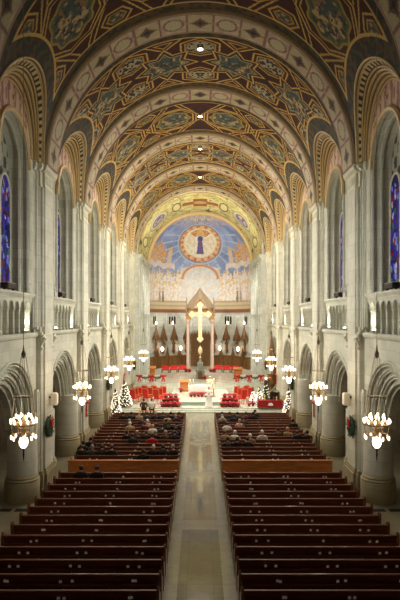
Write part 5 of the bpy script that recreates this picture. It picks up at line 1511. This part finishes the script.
# ------------------------------------------------------------------ christmas trees
def make_tree(h, rad, white, seed, label, loc, star=False, nl=190, grp='christmas trees'):
    t = thing('christmas_tree', label, 'christmas tree', loc, 0, grp); rr = random.Random(seed)
    mb = MB(); mb.tube([(0,0,0),(0,0,h*.95)],[.06,.015],8); mb.build('trunk', M['bark'], t)
    mb = MB(); tiers = 13; inner = []
    for k in range(tiers):
        z = h*(.10+.86*k/tiers); r = rad*(1-k/tiers*.94)
        nb = max(7,int(20*(1-k/tiers*.6)))
        for i in range(nb):
            a = 2*PI*i/nb+rr.uniform(-.15,.15); L = r*rr.uniform(.8,1.08); c, s_ = math.cos(a), math.sin(a)
            w = .09+.10*r
            mb.add([(0,0,z+.16),(c*L*.6-s_*w,s_*L*.6+c*w,z+.03),(c*L,s_*L,z-.1),(c*L*.6+s_*w,s_*L*.6-c*w,z+.03),(c*L*.55,s_*L*.55,z-.12)],[(0,1,2,3),(1,4,3),(1,2,4),(2,3,4)])
    mb.build('foliage', M['fir_w'] if white else M['fir'], t)
    mb = MB()
    wire = []
    for i in range(nl):
        q = 1-math.sqrt(1-(i+.5)/nl); z = h*(.06+.9*q); z += rr.uniform(-.06,.06); r = rad*(1-q*.97)*rr.uniform(.78,1.05)+.02; a = i*.47+rr.uniform(-.42,.42)
        p = (r*math.cos(a),r*math.sin(a),z); wire.append(p)
        mb.sphere(p, .045 if white else .028, 6, 4)
    mb.mat(1).tube(wire, .004, 3)
    mb.build('light_string', [M['treelight'], M['leaf']], t)
    if star:
        mb = MB(); mb.prism([((.2 if i%2==0 else .08)*math.sin(PI*i/5),(.2 if i%2==0 else .08)*math.cos(PI*i/5)+h+.12) for i in range(10)],1,-.03,.03)
        mb.build('star', M['treelight'], t)
    return t
make_tree(2.25,.55,True,1,'slim white lit christmas tree beside the left pier, nearest the pews',(-7.0,46.3,0))
make_tree(2.35,.72,True,2,'fuller white lit christmas tree left of the red chairs',(-6.5,48.25,.35))
make_tree(2.35,.52,True,3,'slim white lit christmas tree right of the nativity table',(7.3,46.2,0))
make_tree(2.1,.5,False,4,'green christmas tree topped by a bright star behind the nativity table',(5.9,50.2,.35),True,110)
make_tree(1.55,.42,True,5,'small white lit tree left of the star topped tree',(5.25,49.7,.35),False,130)
make_tree(1.3,.36,True,6,'smallest white lit tree beside the red chairs on the right',(4.75,50.3,.35),False,110)

# nativity
t = thing('nativity_table', 'long table with red cloth carrying the nativity scene on the right', 'table', (5.95,47.75,.35))
mb = MB(); mb.bbox(-1.02,1.02,-.4,.4,.58,.64,.01); mb.build('tabletop', M['panelwood'], t)
for ex in (-1,1):
    for ey in (-1,1):
        mb = MB(); mb.box(ex*.92-.03,ex*.92+.03,ey*.33-.03,ey*.33+.03,0,.58); mb.build('leg', M['panelwood'], t)
mb = MB(); n = 28
pl = []
for i in range(n+1): pl.append((-1.05+2.1*i/n,-.42-.02*math.sin(i*1.9)))
for i in range(n): mb.quad(pl[i]+(.06,),pl[i+1]+(.06,),(pl[i+1][0],-.41,.66),(pl[i][0],-.41,.66))
mb.box(-1.05,1.05,-.42,.42,.642,.66)
for e in (-1,1): mb.quad((e*1.05,-.42,.06),(e*1.05,.42,.06),(e*1.05,.42,.65),(e*1.05,-.42,.65))
mb.prism([(-.22,.25),(.22,.25),(.2,.38),(.1,.48),(-.1,.48),(-.2,.38)],1,-.46,-.45); mb.m[-8:] = [1]*8
o = mb.build('table_cloth', [plain('dark_red_cloth',(150,24,26),.85), M['cloth_white']], None, loc=(5.95,47.75,.35)); tag(o, 'dark red cloth with white emblem hanging over the nativity table', 'tablecloth')
t = thing('nativity_stable', 'small green roofed nativity stable at the right end of red table', 'stable', (6.35,47.85,1.01))
mb = MB(); mb.prism([(-.45,.55),(0,.95),(.45,.55),(.45,.62),(0,1.03),(-.45,.62)],1,-.25,.3); mb.build('roof', plain('moss_green',(84,96,62),.9,var=.3), t)
for ex in (-1,1):
    for ey in (-.2,.25):
        mb = MB(); mb.tube([(ex*.38,ey,0),(ex*.38,ey,.62)],.03,6); mb.build('post', M['bark'], t)
mb = MB(); mb.box(-.4,.4,.24,.28,0,.62); mb.build('back_wall', M['bark'], t)
NF = [(-.75,-.05,.42,'gold robed nativity figure at the left of the red table',(226,180,90)),(-.45,.05,.5,'tall yellow robed nativity figure below the star',(236,200,120)),(-.2,-.1,.36,'small blue robed kneeling nativity figure',(80,100,160)),(.3,-.12,.34,'small brown robed nativity figure inside the stable',(130,90,60)),(.55,-.1,.36,'small white robed nativity figure inside the stable',(230,226,214))]
for x, y, h, lab, c in NF:
    o = robe_figure(h).build('nativity_figure', plain('figure_paint',c,.6), None, True, loc=(5.95+x,47.75+y,1.01)); tag(o, lab, 'figurine', 'nativity figures')
# wooden shrine cabinet and hanging canopy on the right
t = thing('wooden_shrine', 'tall brown wooden cabinet with dark panel behind the nativity on the right', 'cabinet', (6.35,53.2,.35))
mb = MB(); mb.bbox(-.3,.3,-.2,.2,0,1.9,.03); mb.build('body', M['darkwood'], t)
mb = MB(); mb.box(-.22,.22,-.215,-.2,1.0,1.75); mb.build('door', plain('dark_picture',(70,60,52)), t)
mb = MB(); mb.box(-.36,.36,-.26,.24,1.9,2.02); mb.build('cornice', M['panelwood'], t)
t = thing('pulpit_canopy', 'brown carved spire canopy hanging on the right wall near the sanctuary', 'canopy', (6.95,PC[4]+3.2,3.9))
mb = MB(); mb.lathe([(.05,-.1),(.4,0),(.42,.12),(.34,.2),(.38,.45),(.28,.6),(.26,1.0),(.16,1.5),(.09,2.1),(.03,2.6),(.001,2.85)],(0,0,0),8); mb.build('spire', M['darkwood'], t, True)
mb = MB()
for k in range(6): mb.lathe([(.05,-.15),(.06,.35),(.001,.75)],(.38*math.cos(k*PI/3),.38*math.sin(k*PI/3),.1),6)
mb.build('pinnacle', M['darkwood'], t)
mb = MB(); mb.bbox(.1,.6,-.25,.25,-2.3,.3,.03); mb.build('back_board', M['darkwood'], t)
mb = MB(); mb.lathe([(.08,-3.55),(.12,-3.2),(.1,-2.7),(.35,-2.4),(.42,-2.2),(.42,-1.4),(.46,-1.35),(.38,-1.34)],(0,0,0),8); mb.build('pulpit', M['darkwood'], t)

# ------------------------------------------------------------------ sanctuary lighting
def spot(loc, tgt, e, ang=50, col=(1,.93,.82), size=.3, blend=.7):
    o = light('SPOT', loc, e, col, size, None, math.radians(ang), blend, 'sanctuary_spot'); aim(o, tgt); return o
for s in (-1,1):
    spot((s*5.6,PC[4],17.5), (-s*.8,52.5,.8), 6400, 46)
    spot((s*5.9,PC[3],16.8), (s*2.0,51,.6), 4600, 50)
    spot((s*5.6,PC[5]-.3,17.5), (-s*1.5,79,15.5), 2500, 75)     # mosaic
    spot((s*5.8,PC[5]+1.2,15.5), (-s*2.5,78,4.0), 5600, 70)
    spot((s*5.0,62,14.0), (s*0.5,68,21.5), 1100, 110)           # choir vault
    spot((s*5.8,PC[4]-.5,14.4), (0,57,7.8), 500, 16)
spot((0,PC[5]+1,20.3), (0,64,1.2), 4600, 70)
# added area fill below the vault crown, lighting floor and pews
for d, e in ((24,50),(34,600),(43,1250),(52,1450)):
    o = light('AREA', (0,d,20.9), e, (1,.92,.78), 2.2, (0,0,0), name='nave_fill')
    o.data.spread = math.radians(170)

# ------------------------------------------------------------------ world and camera
w = bpy.data.worlds.new('World'); scene.world = w; w.use_nodes = True
w.node_tree.nodes['Background'].inputs[0].default_value = (.55,.62,.50,1); w.node_tree.nodes['Background'].inputs[1].default_value = .0
cam = bpy.data.cameras.new('Camera'); co = bpy.data.objects.new('Camera', cam); COL.objects.link(co)
cam.sensor_width = 36; cam.sensor_fit = 'AUTO'; cam.lens = F/600*36
cam.shift_y = 18/600; cam.shift_x = -.2/600
co.location = (0,0,EYE); co.rotation_euler = (PI/2,0,0); cam.clip_end = 300
scene.camera = co
scene.view_settings.view_transform = 'Standard'
scene.view_settings.exposure = 0.0
scene.cycles.max_bounces = 6; scene.cycles.diffuse_bounces = 4; scene.cycles.glossy_bounces = 3
scene.cycles.sample_clamp_indirect = 4.0

# ------------------------------------------------------------------ sub-parts: pieces that belong to a part hang below that part
SUB = {'card_holder':'book_rack', 'candle_lamp':'frame', 'drop_lamp':'frame', 'globe':'frame', 'flame':'candle', 'pane':'mullion', 'corpus':'cross_body', 'tabernacle_door':'body'}
for root in [o for o in bpy.data.objects if o.parent is None and len(o.children)]:
    ch = list(root.children)
    for c in ch:
        base = c.name.split('.')[0]
        if base not in SUB: continue
        cand = [q for q in ch if q.name.split('.')[0] in (SUB[base], SUB[base]+'_wax')]
        if not cand: continue
        host = cand[0]
        if base == 'pane':
            host = min(cand, key=lambda q: abs(sum(v.co.y for v in q.data.vertices)/len(q.data.vertices)-sum(v.co.y for v in c.data.vertices)/len(c.data.vertices)))
        c.parent = host          # part frames coincide with the thing's frame
